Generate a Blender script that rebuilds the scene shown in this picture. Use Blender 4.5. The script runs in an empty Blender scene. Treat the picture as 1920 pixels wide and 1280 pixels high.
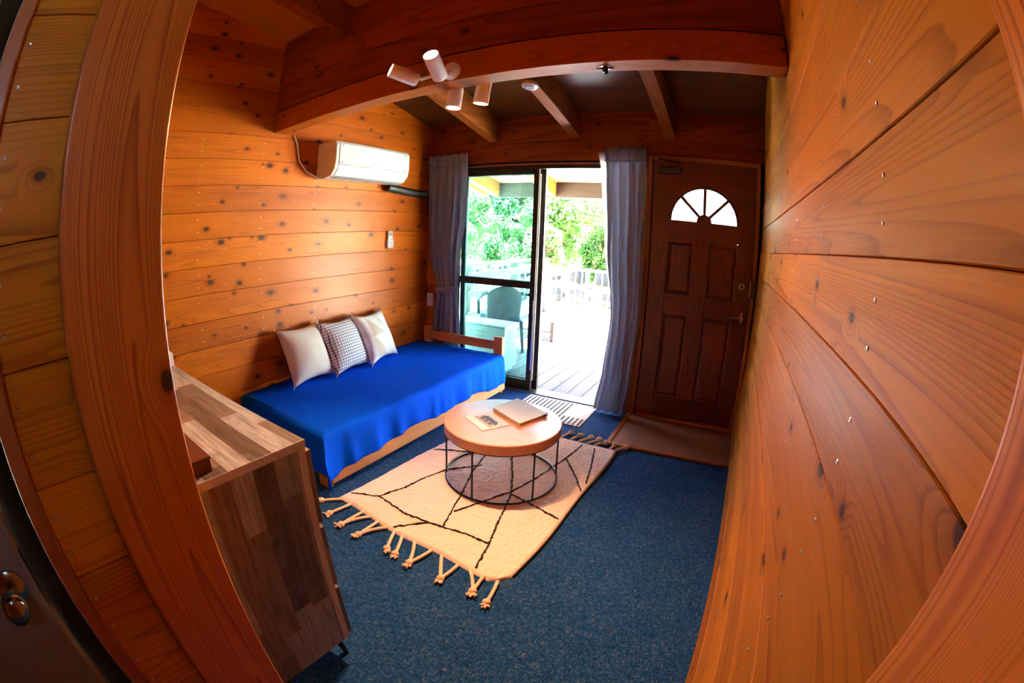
import bpy, math, random
from mathutils import Matrix, Vector, noise
PI = math.pi
R = math.radians
random.seed(7)
scene = bpy.context.scene
COL = scene.collection

# ------------------------------------------------------------------ camera
H = 1.335                      # lens height above the carpet
cam = bpy.data.cameras.new('camera')
cam.type = 'PANO'
cam.panorama_type = 'FISHEYE_EQUISOLID'
cam.sensor_fit = 'HORIZONTAL'
cam.sensor_width = 36.0
cam.sensor_height = 24.0
cam.fisheye_lens = 850.0 / 1920.0 * 36.0
cam.fisheye_fov = R(180)
cam.clip_start = 0.01
cam.clip_end = 300
camo = bpy.data.objects.new('camera', cam)
COL.objects.link(camo)
rotm = (Matrix.Rotation(R(27.4721), 3, 'Z') @ Matrix.Rotation(R(-13.4582), 3, 'X')
        @ Matrix.Rotation(R(90), 3, 'X') @ Matrix.Rotation(R(2.2335), 3, 'Z'))
camo.matrix_world = Matrix.Translation((0, 0, H)) @ rotm.to_4x4()
scene.camera = camo

# ------------------------------------------------------------------ light, exposure
world = bpy.data.worlds.new('world')
scene.world = world
world.use_nodes = True
wnt = world.node_tree
wnt.nodes.clear()
sky = wnt.nodes.new('ShaderNodeTexSky')
sky.sky_type = 'NISHITA'
sky.sun_disc = False
sky.sun_elevation = R(80)
sky.sun_rotation = R(0)
sky.air_density = 0.7
sky.dust_density = 4.0
sky.ozone_density = 0.4
bg = wnt.nodes.new('ShaderNodeBackground')
bg.inputs['Strength'].default_value = 1.35
wo = wnt.nodes.new('ShaderNodeOutputWorld')
wnt.links.new(sky.outputs[0], bg.inputs['Color'])
wnt.links.new(bg.outputs[0], wo.inputs['Surface'])
sun = bpy.data.lights.new('sun', 'SUN')
sun.energy = 240.0
sun.angle = R(0.53)
sun.color = (0.96, 1.0, 1.06)
suno = bpy.data.objects.new('sun', sun)
suno.rotation_euler = (R(-7), R(2), 0)
suno.location = (0, 6, 12)
COL.objects.link(suno)
scene.view_settings.view_transform = 'Standard'
scene.view_settings.look = 'None'
scene.view_settings.gamma = 1.0
scene.view_settings.use_curve_mapping = False
scene.view_settings.exposure = 2.3
try:
    scene.cycles.use_denoising = True
    scene.cycles.max_bounces = 7
    scene.cycles.diffuse_bounces = 5
    scene.cycles.glossy_bounces = 3
    scene.cycles.transparent_max_bounces = 12
    scene.cycles.use_adaptive_sampling = True
    scene.cycles.adaptive_threshold = 0.08
    scene.cycles.caustics_reflective = False
    scene.cycles.caustics_refractive = False
    scene.cycles.sample_clamp_indirect = 6.0
except Exception:
    pass
WARM = (1.0, 0.48, 0.23)

# ------------------------------------------------------------------ dimensions
YF = 3.3375                    # inner face of the far wall
XL = -2.66                     # left wall
def xr(z): return 0.19 + 0.0165 * z        # right wall leans out a little
def ceil_z(y): return 2.36 + 0.216 * (YF - y)

# ------------------------------------------------------------------ node helpers
class NT:
    def __init__(s, name):
        s.m = bpy.data.materials.new(name)
        s.m.use_nodes = True
        s.t = s.m.node_tree
        s.t.nodes.clear()
        s.out = s.t.nodes.new('ShaderNodeOutputMaterial')
    def n(s, ty, **kw):
        nd = s.t.nodes.new(ty)
        for k, v in kw.items():
            setattr(nd, k, v)
        return nd
    def put(s, sock, v):
        if isinstance(v, bpy.types.NodeSocket):
            s.t.links.new(v, sock)
        elif v is not None:
            if sock.type == 'RGBA' and len(v) == 3:
                v = (*v, 1)
            sock.default_value = v
    def math(s, op, a, b=None, c=None, clamp=False):
        nd = s.n('ShaderNodeMath', operation=op)
        nd.use_clamp = clamp
        for i, v in enumerate((a, b, c)):
            if v is not None:
                s.put(nd.inputs[i], v)
        return nd.outputs[0]
    def vmath(s, op, a, b=None):
        nd = s.n('ShaderNodeVectorMath', operation=op)
        s.put(nd.inputs[0], a)
        if b is not None:
            s.put(nd.inputs[1], b)
        return nd.outputs[0]
    def mix(s, f, a, b, blend='MIX'):
        nd = s.n('ShaderNodeMix', data_type='RGBA', blend_type=blend)
        s.put(nd.inputs[0], f); s.put(nd.inputs[6], a); s.put(nd.inputs[7], b)
        return nd.outputs[2]
    def noise(s, vec, scale=5, detail=2, rough=.5, dist=0):
        nd = s.n('ShaderNodeTexNoise')
        s.put(nd.inputs['Vector'], vec)
        nd.inputs['Scale'].default_value = scale
        nd.inputs['Detail'].default_value = detail
        nd.inputs['Roughness'].default_value = rough
        nd.inputs['Distortion'].default_value = dist
        return nd.outputs['Fac'], nd.outputs['Color']
    def rng(s, v, a, b, c=0., d=1., smooth=True):
        nd = s.n('ShaderNodeMapRange', interpolation_type='SMOOTHSTEP' if smooth else 'LINEAR')
        s.put(nd.inputs[0], v)
        for i, x in enumerate((a, b, c, d)):
            nd.inputs[i + 1].default_value = x
        return nd.outputs[0]
    def obj(s):
        return s.n('ShaderNodeTexCoord').outputs['Object']
    def rand(s):
        return s.n('ShaderNodeObjectInfo').outputs['Random']
    def sep(s, v):
        nd = s.n('ShaderNodeSeparateXYZ'); s.put(nd.inputs[0], v); return nd.outputs
    def comb(s, x, y, z):
        nd = s.n('ShaderNodeCombineXYZ')
        for i, v in enumerate((x, y, z)): s.put(nd.inputs[i], v)
        return nd.outputs[0]
    def bsdf(s, color, rough=.5, metal=0., bump=None, bstr=.2, bdist=.002, **kw):
        nd = s.n('ShaderNodeBsdfPrincipled')
        s.put(nd.inputs['Base Color'], color)
        s.put(nd.inputs['Roughness'], rough)
        nd.inputs['Metallic'].default_value = metal
        for k, v in kw.items():
            s.put(nd.inputs[k.replace('_', ' ')], v)
        if bump is not None:
            b = s.n('ShaderNodeBump')
            b.inputs['Strength'].default_value = bstr
            b.inputs['Distance'].default_value = bdist
            s.put(b.inputs['Height'], bump)
            s.t.links.new(b.outputs[0], nd.inputs['Normal'])
        s.t.links.new(nd.outputs[0], s.out.inputs[0])
        return nd

MATS = {}
def plain(name, color, rough=.5, metal=0., var=.06, vscale=30, **kw):
    """simple painted / metal surface with a little mottling"""
    m = NT(name)
    f, _ = m.noise(m.obj(), vscale, 3)
    c = m.mix(m.math('MULTIPLY', f, 1.0), tuple(max(0, x * (1 - var)) for x in color), tuple(min(1, x * (1 + var)) for x in color))
    m.bsdf(c, rough, metal, **kw)
    MATS[name] = m.m
    return m.m

def wood(name, light, dark, knotc=(.028, .008, .003), axis='Y', rings=17, knots=.55, kscale=4.6, krad=.085,
         rough=.40, coat=.12, fiber=.35, var=.22, stretch=.32, ringw=.8, acs=4.2, bend=2.6, spec=.3, slow=.7):
    m = NT(name)
    s = m.sep(m.obj())
    x, y, z = s[0], s[1], s[2]
    along, a, b = {'X': (x, y, z), 'Y': (y, x, z), 'Z': (z, x, y)}[axis]
    rnd = m.rand()
    al = m.math('ADD', along, m.math('MULTIPLY', rnd, 61.7))
    ac = m.math('ADD', m.math('ADD', a, b), m.math('MULTIPLY', rnd, 23.3))
    # knots sit in 2D cells over the face
    vk = m.comb(m.math('MULTIPLY', al, .62), ac, 0)
    vor = m.n('ShaderNodeTexVoronoi', voronoi_dimensions='2D', feature='F1')
    m.put(vor.inputs['Vector'], vk)
    vor.inputs['Scale'].default_value = kscale
    vor.inputs['Randomness'].default_value = 1.0
    d = vor.outputs['Distance']
    cs = m.sep(vor.outputs['Color'])
    on = m.math('LESS_THAN', cs[0], knots)
    size = m.rng(cs[1], 0, 1, .45, 1.25, False)
    dn = m.math('DIVIDE', d, m.math('MULTIPLY', size, krad))
    kf = m.math('MULTIPLY', m.rng(dn, .65, 1.08, 1, 0), on)
    halo = m.math('MULTIPLY', m.rng(dn, .8, 2.6, 1, 0), on)
    wide = m.math('MULTIPLY', m.rng(dn, .5, 4.5, 1, 0), on)
    # growth rings: contour lines of a long stretched noise, bent around the knots
    f1, _ = m.noise(m.comb(m.math('MULTIPLY', al, stretch), m.math('MULTIPLY', ac, acs), m.math('MULTIPLY', rnd, 9)), 1.0, 1, .4)
    t = m.math('ADD', m.math('MULTIPLY', f1, rings), m.math('MULTIPLY', wide, bend))
    fr = m.math('FRACT', t)
    ring = m.math('POWER', fr, 3.0)
    edge = m.rng(fr, .93, 1.0, 1, 0)
    ring = m.math('MULTIPLY', ring, edge)
    f2, _ = m.noise(m.comb(m.math('MULTIPLY', al, 5), m.math('MULTIPLY', ac, 240), m.math('MULTIPLY', a, 30)), 1.0, 2, .6)
    f3, _ = m.noise(m.comb(m.math('MULTIPLY', al, .9), m.math('MULTIPLY', ac, 7), m.math('MULTIPLY', rnd, 31)), 1.0, 2, .5)
    fac = m.math('ADD', m.math('MULTIPLY', ring, ringw), m.math('MULTIPLY', m.math('SUBTRACT', f2, .5), fiber))
    fac = m.math('ADD', fac, m.math('MULTIPLY', m.math('SUBTRACT', f3, .5), slow), clamp=True)
    fac = m.math('ADD', fac, m.math('MULTIPLY', halo, .45), clamp=True)
    col = m.mix(fac, light, dark)
    tone = m.rng(m.math('FRACT', m.math('MULTIPLY', rnd, 7.31)), 0, 1, 1 - var, 1 + var * .6, False)
    tc = m.comb(tone, m.math('POWER', tone, 1.25), m.math('POWER', tone, 1.4))
    col = m.mix(1.0, col, tc, 'MULTIPLY')
    kring = m.rng(m.math('SINE', m.math('MULTIPLY', dn, 14)), -1, 1, .55, 1, False)
    kc = m.mix(kring, knotc, tuple(v * 2.6 for v in knotc))
    col = m.mix(kf, col, kc)
    bump = f2
    rg = m.rng(f3, .2, .8, rough * .8, rough * 1.25, False)
    m.bsdf(col, rg, 0, bump, .10, .0010, Coat_Weight=coat, Coat_Roughness=.28, Specular_IOR_Level=spec)
    MATS[name] = m.m
    return m.m

# ------------------------------------------------------------------ materials
LT, DK = (.48, .112, .0035), (.18, .025, .001)
wood('cedar_y', LT, DK, axis='Y', knots=.82, kscale=6.2, krad=.09, ringw=.55, rings=30, acs=7, stretch=.2, bend=1.4, fiber=.8, coat=.03, spec=.12, slow=1.5, var=.3)
wood('cedar_right', (.50, .185, .006), (.21, .052, .002), axis='Y', knots=.62, kscale=5.0, krad=.075, rings=46, acs=5, stretch=.16, ringw=.75, bend=2.2, rough=.5, coat=.0, fiber=.8, spec=.16, slow=1.2)
wood('cedar_x', LT, DK, axis='X', knots=.5, ringw=.35, rings=26, acs=6, stretch=.2)
wood('cedar_post', (.68, .225, .034), (.33, .070, .007), axis='Z', knots=.42, kscale=4.4, krad=.05, rings=60, acs=6, stretch=.08, ringw=1.0, bend=3.0, rough=.36, coat=.2, fiber=.9, slow=1.5)
wood('beam_shade_wood', (.27, .055, .005), (.13, .020, .002), axis='X', knots=.6, kscale=4.2, krad=.07, rings=14, rough=.5, coat=0, spec=.15)  # darker cedar for the backlit beam, and upper far-wall shade put into colour
wood('beam_low', (.36, .085, .007), (.18, .032, .002), axis='X', knots=.6, kscale=4.2, krad=.07, rings=20, rough=.5, coat=0, spec=.12, ringw=.5)
wood('rafter_wood', (.30, .085, .011), (.17, .036, .004), axis='Y', knots=.4, kscale=3.2, rough=.5, coat=0, spec=.12)
wood('ceiling_lit_ply', (.50, .17, .02), (.42, .13, .014), axis='X', knots=0, rings=9, rough=.5, coat=.05, var=.05)  # same ply as the rear ceiling, lamplight put into its lighter colour
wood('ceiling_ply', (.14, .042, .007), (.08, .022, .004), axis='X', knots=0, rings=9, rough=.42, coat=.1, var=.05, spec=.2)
wood('eave_ply', (.40, .21, .11), (.33, .16, .08), axis='X', knots=0, rings=9, rough=.6, coat=.0, var=.05)
wood('door_wood_z', (.17, .036, .010), (.08, .015, .005), axis='Z', knots=0, rings=20, rough=.34, coat=.3, var=.2)
wood('door_wood_x', (.15, .032, .010), (.07, .013, .005), axis='X', knots=0, rings=20, rough=.34, coat=.3, var=.2)
wood('casing_z', (.36, .11, .03), (.22, .055, .015), axis='Z', knots=0, rings=18, var=.1)
wood('casing_x', (.36, .11, .03), (.22, .055, .015), axis='X', knots=0, rings=18, var=.1)
wood('pine_x', (.62, .22, .06), (.44, .13, .03), axis='X', knots=0, rings=16, rough=.45, coat=.05, var=.05)
wood('pine_y', (.72, .34, .13), (.58, .24, .085), axis='Y', knots=0, rings=14, rough=.5, coat=.0, var=.05)
wood('pine_z', (.62, .24, .07), (.46, .15, .035), axis='Z', knots=0, rings=16, rough=.45, coat=.05, var=.05)
wood('table_oak', (.72, .38, .22), (.60, .28, .15), axis='X', knots=0, rings=22, rough=.34, coat=.35, var=.02, fiber=.25, spec=.5)
wood('deck_wood', (.088, .090, .094), (.060, .061, .063), axis='Y', knots=.15, rings=14, rough=.75, coat=0, var=.15)
wood('fascia_wood', (.018, .007, .002), (.011, .004, .0015), axis='X', knots=0, rings=12, rough=.7, coat=0, var=.05)
wood('fence_wood', (.07, .06, .045), (.045, .036, .026), axis='Y', knots=.1, rings=14, rough=.75, coat=0, var=.15)
wood('bench_wood', (.03, .015, .004), (.018, .009, .003), axis='X', knots=.1, rings=14, rough=.7, coat=0, var=.2)
wood('dark_box_wood', (.10, .035, .02), (.06, .02, .012), axis='Y', knots=0, rings=12, rough=.5, coat=0, var=.1)
plain('dark_gap', (.010, .007, .006), .9, Specular_IOR_Level=0.)
plain('black_metal', (.012, .012, .013), .38, .6)
plain('bronze_alu', (.020, .013, .010), .5, 0., Specular_IOR_Level=.25)
plain('chrome', (.72, .72, .74), .16, 1.0, var=.03)
plain('satin_silver', (.80, .80, .83), .35, .2, var=.02)
plain('steel', (.55, .54, .52), .3, 1.0, var=.05)
plain('dark_chrome', (.25, .24, .23), .2, 1.0)
plain('white_plastic', (.78, .78, .77), .35, var=.02)
plain('lamp_white', (.90, .90, .91), .5, var=.02)
plain('grey_plastic', (.30, .30, .31), .4)
plain('dark_plastic', (.02, .02, .022), .4)
plain('door_white', (.17, .17, .175), .45, var=.05)
plain('paper_white', (.78, .85, .95), .55, var=.02)
plain('print_dark', (.07, .045, .035), .5)
plain('print_brown', (.42, .24, .12), .5)
plain('print_sky', (.55, .62, .70), .5)
plain('print_grey', (.38, .37, .36), .5)
plain('vinyl_beige', (.27, .155, .10), .5, var=.12, vscale=60)
plain('outdoor_white', (.36, .40, .42), .5, var=.04)
plain('outdoor_grey', (.30, .33, .35), .5)
plain('chair_plastic', (.008, .012, .015), .6, Specular_IOR_Level=.15)
plain('rail_paint', (.62, .60, .58), .45)
plain('stone', (.007, .007, .008), .85, var=.45, vscale=9)
plain('bark', (.10, .065, .04), .9, var=.4, vscale=14)
plain('door_seal', (.02, .02, .02), .7)
plain('tissue', (.70, .75, .86), .7)
plain('mat_black', (.035, .045, .05), .9)
plain('mat_cream', (.72, .66, .60), .95, var=.12, vscale=160)

def carpet():
    m = NT('carpet')
    v = m.obj(); s = m.sep(v)
    a, _ = m.noise(m.comb(m.math('MULTIPLY', s[0], 36), m.math('MULTIPLY', s[1], 190), 0), 1, 3, .65)
    b, _ = m.noise(m.comb(m.math('MULTIPLY', s[0], 190), m.math('MULTIPLY', s[1], 36), 3), 1, 3, .65)
    c, _ = m.noise(v, 420, 2, .6)
    big, _ = m.noise(v, 7, 3, .6)
    w = m.math('ADD', m.math('MAXIMUM', a, b), m.math('MULTIPLY', m.math('SUBTRACT', c, .5), .5))
    w = m.math('ADD', w, m.math('MULTIPLY', m.math('SUBTRACT', big, .5), .12))
    col = m.mix(m.rng(w, .38, .60), (.003, .015, .045), (.007, .075, .27))
    col = m.mix(m.rng(w, .58, .74), col, (.17, .17, .15))
    m.bsdf(col, .95, 0, w, .5, .004, Specular_IOR_Level=.1)
    MATS['carpet'] = m.m
carpet()

def fabric(name, color, scale=600, var=.15, rough=.9, bstr=.25, trans=0., big=.1, sheen=.15, spec=.15):
    m = NT(name)
    v = m.obj(); s = m.sep(v)
    a, _ = m.noise(v, scale, 2, .6)
    b, _ = m.noise(v, 6, 3, .6)
    f = m.math('ADD', m.math('MULTIPLY', m.math('SUBTRACT', a, .5), var * 4), m.math('MULTIPLY', m.math('SUBTRACT', b, .5), big * 4))
    f = m.math('ADD', f, .5, clamp=True)
    col = m.mix(f, tuple(x * (1 - var) for x in color), tuple(min(1, x * (1 + var)) for x in color))
    bs = m.bsdf(col, rough, 0, a, bstr, .001, Specular_IOR_Level=spec, Sheen_Weight=sheen)
    if trans:
        tr = m.n('ShaderNodeBsdfTranslucent')
        m.put(tr.inputs[0], col)
        mx = m.n('ShaderNodeMixShader')
        mx.inputs[0].default_value = trans
        m.t.links.new(bs.outputs[0], mx.inputs[1]); m.t.links.new(tr.outputs[0], mx.inputs[2])
        m.t.links.new(mx.outputs[0], m.out.inputs[0])
    MATS[name] = m.m
fabric('curtain_grey', (.33, .37, .46), 300, .12, trans=.35, sheen=0.)
fabric('curtain_lining', (.85, .84, .82), 300, .04, trans=.5, sheen=0.)
fabric('bedspread_blue', (.001, .085, .86), 500, .16, big=.16, sheen=0., spec=.03)
fabric('mattress_white', (.6, .6, .6), 300)
fabric('cushion_cream', (.74, .67, .58), 500, .06)
fabric('rug_wool', (.82, .69, .61), 190, .10, rough=.98, bstr=.7)
fabric('rug_rope', (.80, .62, .46), 300, .12, rough=.98, bstr=.6)
fabric('rug_line', (.028, .016, .012), 300, .3, rough=.98)

def cushion_check():
    m = NT('cushion_check')
    s = m.sep(m.obj())
    def ln(v):
        f = m.math('ABSOLUTE', m.math('SUBTRACT', m.math('FRACT', m.math('MULTIPLY', v, 48)), .5))
        return m.math('GREATER_THAN', f, .40)
    k = m.math('MAXIMUM', ln(s[0]), ln(s[2]))
    a, _ = m.noise(m.obj(), 400, 2)
    col = m.mix(k, (.78, .76, .76), (.07, .08, .14))
    m.bsdf(col, .9, 0, a, .2, .001, Specular_IOR_Level=.15)
    MATS['cushion_check'] = m.m
cushion_check()
def cushion_tri():
    m = NT('cushion_tri')
    s = m.sep(m.obj())
    u = m.math('ADD', m.math('MULTIPLY', s[0], 1.0), 10.0); v = m.math('ADD', s[2], 10.0)
    fu = m.math('FRACT', m.math('MULTIPLY', u, 8.2)); fv = m.math('FRACT', m.math('MULTIPLY', v, 6.2))
    tri = m.math('LESS_THAN', fu, m.math('SUBTRACT', 1.0, fv))
    row = m.math('GREATER_THAN', m.math('FRACT', m.math('MULTIPLY', u, 4.1)), .5)
    k = m.math('MULTIPLY', tri, m.math('ADD', m.math('MULTIPLY', row, .55), .45))
    col = m.mix(k, (.80, .76, .74), (.56, .46, .38))
    a, _ = m.noise(m.obj(), 400, 2)
    m.bsdf(col, .9, 0, a, .2, .001, Specular_IOR_Level=.15)
    MATS['cushion_tri'] = m.m
cushion_tri()

def veneer(name, axis, tint=1.0):
    """laminate printed with strips of reclaimed wood; axis = the way the strips run"""
    m = NT(name)
    s = m.sep(m.obj())
    x, y, z = s[0], s[1], s[2]
    if axis == 'X': p, q = x, m.math('ADD', y, m.math('MULTIPLY', z, .37))
    else: p, q = z, m.math('ADD', y, m.math('MULTIPLY', x, .37))
    W = 15.5
    row = m.math('FLOOR', m.math('MULTIPLY', q, W))
    wn = m.n('ShaderNodeTexWhiteNoise', noise_dimensions='1D'); m.put(wn.inputs['W'], row)
    cell = m.math('FLOOR', m.math('ADD', m.math('MULTIPLY', p, 2.6), m.math('MULTIPLY', wn.outputs['Value'], 9.1)))
    wn2 = m.n('ShaderNodeTexWhiteNoise', noise_dimensions='2D'); m.put(wn2.inputs['Vector'], m.comb(row, cell, 0))
    ramp = m.n('ShaderNodeValToRGB')
    m.put(ramp.inputs[0], wn2.outputs['Value'])
    cols = [(0, (.070, .058, .058)), (.2, (.155, .125, .115)), (.4, (.20, .245, .31)), (.60, (.10, .095, .10)), (.8, (.25, .29, .35)), (1, (.07, .075, .09))]
    ramp.color_ramp.interpolation = 'CONSTANT'
    el = ramp.color_ramp.elements
    while len(el) < len(cols): el.new(.5)
    for e, (pos, c) in zip(el, cols):
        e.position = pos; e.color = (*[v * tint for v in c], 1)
    off = m.math('MULTIPLY', wn2.outputs['Value'], 40)
    g, _ = m.noise(m.comb(m.math('ADD', m.math('MULTIPLY', p, 7), off), m.math('MULTIPLY', q, 110), off), 1, 4, .65)
    g2, _ = m.noise(m.comb(m.math('ADD', m.math('MULTIPLY', p, 16), off), m.math('MULTIPLY', q, 22), off), 1, 4, .7)
    col = m.mix(m.rng(g, .3, .7), m.mix(1, ramp.outputs[0], (.62, .60, .58), 'MULTIPLY'), m.mix(1, ramp.outputs[0], (1.45, 1.42, 1.4), 'MULTIPLY'))
    col = m.mix(m.rng(g2, .50, .72, 0, .7), col, (.165, .18, .20))
    m.bsdf(col, .5, 0, g, .12, .001)
    MATS[name] = m.m
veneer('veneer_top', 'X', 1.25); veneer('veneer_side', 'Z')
wood('veneer_edge', (.52, .58, .66), (.32, .35, .40), axis='X', knots=0, rings=30, rough=.6, coat=0, var=.05)
wood('veneer_edge_z', (.52, .58, .66), (.32, .35, .40), axis='Z', knots=0, rings=30, rough=.6, coat=0, var=.05)

def glass(name, tint=(.72, .90, .90), haze=.003, refl=.10):
    m = NT(name)
    tr = m.n('ShaderNodeBsdfTransparent'); m.put(tr.inputs[0], tint)
    gl = m.n('ShaderNodeBsdfGlossy'); gl.inputs['Roughness'].default_value = .02
    df = m.n('ShaderNodeBsdfTranslucent'); m.put(df.inputs[0], (.75, .95, 1.0))
    fr = m.n('ShaderNodeFresnel'); fr.inputs[0].default_value = 1.45
    f, _ = m.noise(m.obj(), 3, 3)
    m1 = m.n('ShaderNodeMixShader'); m.put(m1.inputs[0], m.math('MULTIPLY', f, haze * 2))
    m.t.links.new(tr.outputs[0], m1.inputs[1]); m.t.links.new(df.outputs[0], m1.inputs[2])
    m2 = m.n('ShaderNodeMixShader'); m.put(m2.inputs[0], m.math('MULTIPLY', fr.outputs[0], refl * 10, clamp=True))
    m.t.links.new(m1.outputs[0], m2.inputs[1]); m.t.links.new(gl.outputs[0], m2.inputs[2])
    m.t.links.new(m2.outputs[0], m.out.inputs[0])
    MATS[name] = m.m
glass('window_glass'); glass('fan_glass', (.97, .98, .98), .30, .1)

def emit(name, color, strength):
    m = NT(name)
    e = m.n('ShaderNodeEmission'); m.put(e.inputs[0], color); e.inputs[1].default_value = strength
    m.t.links.new(e.outputs[0], m.out.inputs[0])
    MATS[name] = m.m
emit('bulb_bright', (1.0, .70, .38), 40)
emit('bulb_dim', (1.0, .72, .45), 2.2)

def leafmat(name, c1, c2):
    m = NT(name)
    f, _ = m.noise(m.obj(), 1.6, 3)
    f2, _ = m.noise(m.obj(), 14, 2)
    col = m.mix(m.rng(m.math('ADD', m.math('MULTIPLY', f, .6), m.math('MULTIPLY', f2, .4)), .35, .65), c1, c2)
    bs = m.bsdf(col, .6, 0, Specular_IOR_Level=.3)
    tr = m.n('ShaderNodeBsdfTranslucent'); m.put(tr.inputs[0], col)
    mx = m.n('ShaderNodeMixShader'); mx.inputs[0].default_value = .35
    m.t.links.new(bs.outputs[0], mx.inputs[1]); m.t.links.new(tr.outputs[0], mx.inputs[2])
    m.t.links.new(mx.outputs[0], m.out.inputs[0])
    MATS[name] = m.m
leafmat('leaf_mid', (.010, .045, .005), (.05, .13, .014))
leafmat('leaf_dark', (.006, .032, .005), (.024, .085, .014))
leafmat('leaf_pale', (.035, .09, .014), (.13, .20, .05))
def groundmat():
    m = NT('ground')
    f, _ = m.noise(m.obj(), 3, 4)
    g, _ = m.noise(m.obj(), 40, 3)
    col = m.mix(m.rng(f, .4, .65), (.46, .42, .34), (.30, .33, .16))
    m.bsdf(col, .95, 0, g, .5, .02)
    MATS['ground'] = m.m
groundmat()

# ------------------------------------------------------------------ mesh helpers
class MB:
    def __init__(s):
        s.v = []; s.f = []; s.mi = []; s.cur = 0
    def add(s, vs, fs):
        o = len(s.v)
        s.v += [tuple(v) for v in vs]
        for f in fs:
            s.f.append(tuple(i + o for i in f)); s.mi.append(s.cur)
        return s
    def box(s, x0, x1, y0, y1, z0, z1):
        v = [(x0, y0, z0), (x1, y0, z0), (x1, y1, z0), (x0, y1, z0), (x0, y0, z1), (x1, y0, z1), (x1, y1, z1), (x0, y1, z1)]
        return s.add(v, [(0, 3, 2, 1), (4, 5, 6, 7), (0, 1, 5, 4), (1, 2, 6, 5), (2, 3, 7, 6), (3, 0, 4, 7)])
    def loft(s, rings, caps=True, closed=False):
        n = len(rings[0]); v = [p for r in rings for p in r]; f = []
        m = len(rings)
        for i in range(m - (0 if closed else 1)):
            a = i * n; b = ((i + 1) % m) * n
            for j in range(n):
                k = (j + 1) % n
                f.append((a + j, a + k, b + k, b + j))
        if caps and not closed:
            f.append(tuple(range(n - 1, -1, -1))); f.append(tuple((m - 1) * n + j for j in range(n)))
        return s.add(v, f)
    def tube(s, path, r, n=8, closed=False):
        path = [Vector(p) for p in path]
        rr = r if isinstance(r, (list, tuple)) else [r] * len(path)
        rings = []; prev = None; m = len(path)
        for i, p in enumerate(path):
            if closed: t = path[(i + 1) % m] - path[i - 1]
            else: t = path[min(i + 1, m - 1)] - path[max(i - 1, 0)]
            t.normalize()
            if prev is None:
                u = t.orthogonal().normalized()
            else:
                u = (prev - t * prev.dot(t))
                u = u.normalized() if u.length > 1e-6 else t.orthogonal().normalized()
            prev = u
            w = t.cross(u)
            rings.append([p + (u * math.cos(2 * PI * j / n) + w * math.sin(2 * PI * j / n)) * rr[i] for j in range(n)])
        return s.loft(rings, True, closed)
    def lathe(s, prof, base, axis=(0, 0, 1), n=24):
        """prof: (radius, distance along axis)"""
        ax = Vector(axis).normalized(); u = ax.orthogonal().normalized(); w = ax.cross(u); b = Vector(base)
        rings = [[b + ax * h + (u * math.cos(2 * PI * j / n) + w * math.sin(2 * PI * j / n)) * max(r, 1e-5) for j in range(n)] for r, h in prof]
        return s.loft(rings)
    def grid(s, nu, nv, fn):
        v = [fn(i / nu, j / nv) for j in range(nv + 1) for i in range(nu + 1)]
        f = [(j * (nu + 1) + i, j * (nu + 1) + i + 1, (j + 1) * (nu + 1) + i + 1, (j + 1) * (nu + 1) + i) for j in range(nv) for i in range(nu)]
        return s.add(v, f)
    def build(s, name, mat, parent=None, org=None, smooth=False, bevel=0, seg=2, solid=0, rot=None):
        org = Vector(org) if org is not None else (Vector(parent.location) if parent else Vector((0, 0, 0)))
        me = bpy.data.meshes.new(name)
        me.from_pydata([tuple(Vector(v) - org) for v in s.v], [], s.f)
        for mm in (mat if isinstance(mat, (list, tuple)) else [mat]):
            me.materials.append(MATS[mm])
        if max(s.mi, default=0) > 0:
            me.polygons.foreach_set('material_index', s.mi)
        me.update()
        if smooth:
            me.polygons.foreach_set('use_smooth', [True] * len(me.polygons))
            me.set_sharp_from_angle(angle=R(smooth if smooth is not True else 45))
        return link(name, me, parent, org, bevel, seg, solid)

def link(name, me, parent=None, org=(0, 0, 0), bevel=0, seg=2, solid=0):
    o = bpy.data.objects.new(name, me)
    COL.objects.link(o)
    o.location = Vector(org) - (wloc(parent) if parent else Vector((0, 0, 0)))
    o.parent = parent
    if solid:
        md = o.modifiers.new('solid', 'SOLIDIFY'); md.thickness = solid; md.offset = 0
    if bevel:
        md = o.modifiers.new('bevel', 'BEVEL'); md.width = bevel; md.segments = seg; md.limit_method = 'ANGLE'; md.angle_limit = R(40)
    return o
def wloc(o):
    p = Vector((0, 0, 0))
    while o:
        p = p + Vector(o.location); o = o.parent
    return p
def tag(o, label=None, cat=None, group=None, kind=None):
    if label: o['label'] = label
    if cat: o['category'] = cat
    if group: o['group'] = group
    if kind: o['kind'] = kind
    return o
def thing(name, loc, label=None, cat=None, group=None, kind=None):
    o = bpy.data.objects.new(name, None)
    o.empty_display_size = .05
    COL.objects.link(o)
    o.location = loc
    return tag(o, label, cat, group, kind)
def part(name, mb, mat, parent, org=None, **kw):
    """part of a thing: mb in world coordinates"""
    return mb.build(name, mat, parent, org if org is not None else wloc(parent), **kw)
def boxp(name, mat, parent, x0, x1, y0, y1, z0, z1, bevel=0, **kw):
    return part(name, MB().box(x0, x1, y0, y1, z0, z1), mat, parent, org=((x0 + x1) / 2, (y0 + y1) / 2, (z0 + z1) / 2), bevel=bevel, **kw)
def copy_of(o, parent, loc):
    c = o.copy(); COL.objects.link(c); c.parent = parent
    c.location = Vector(loc) - (wloc(parent) if parent else Vector((0, 0, 0)))
    return c

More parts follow.
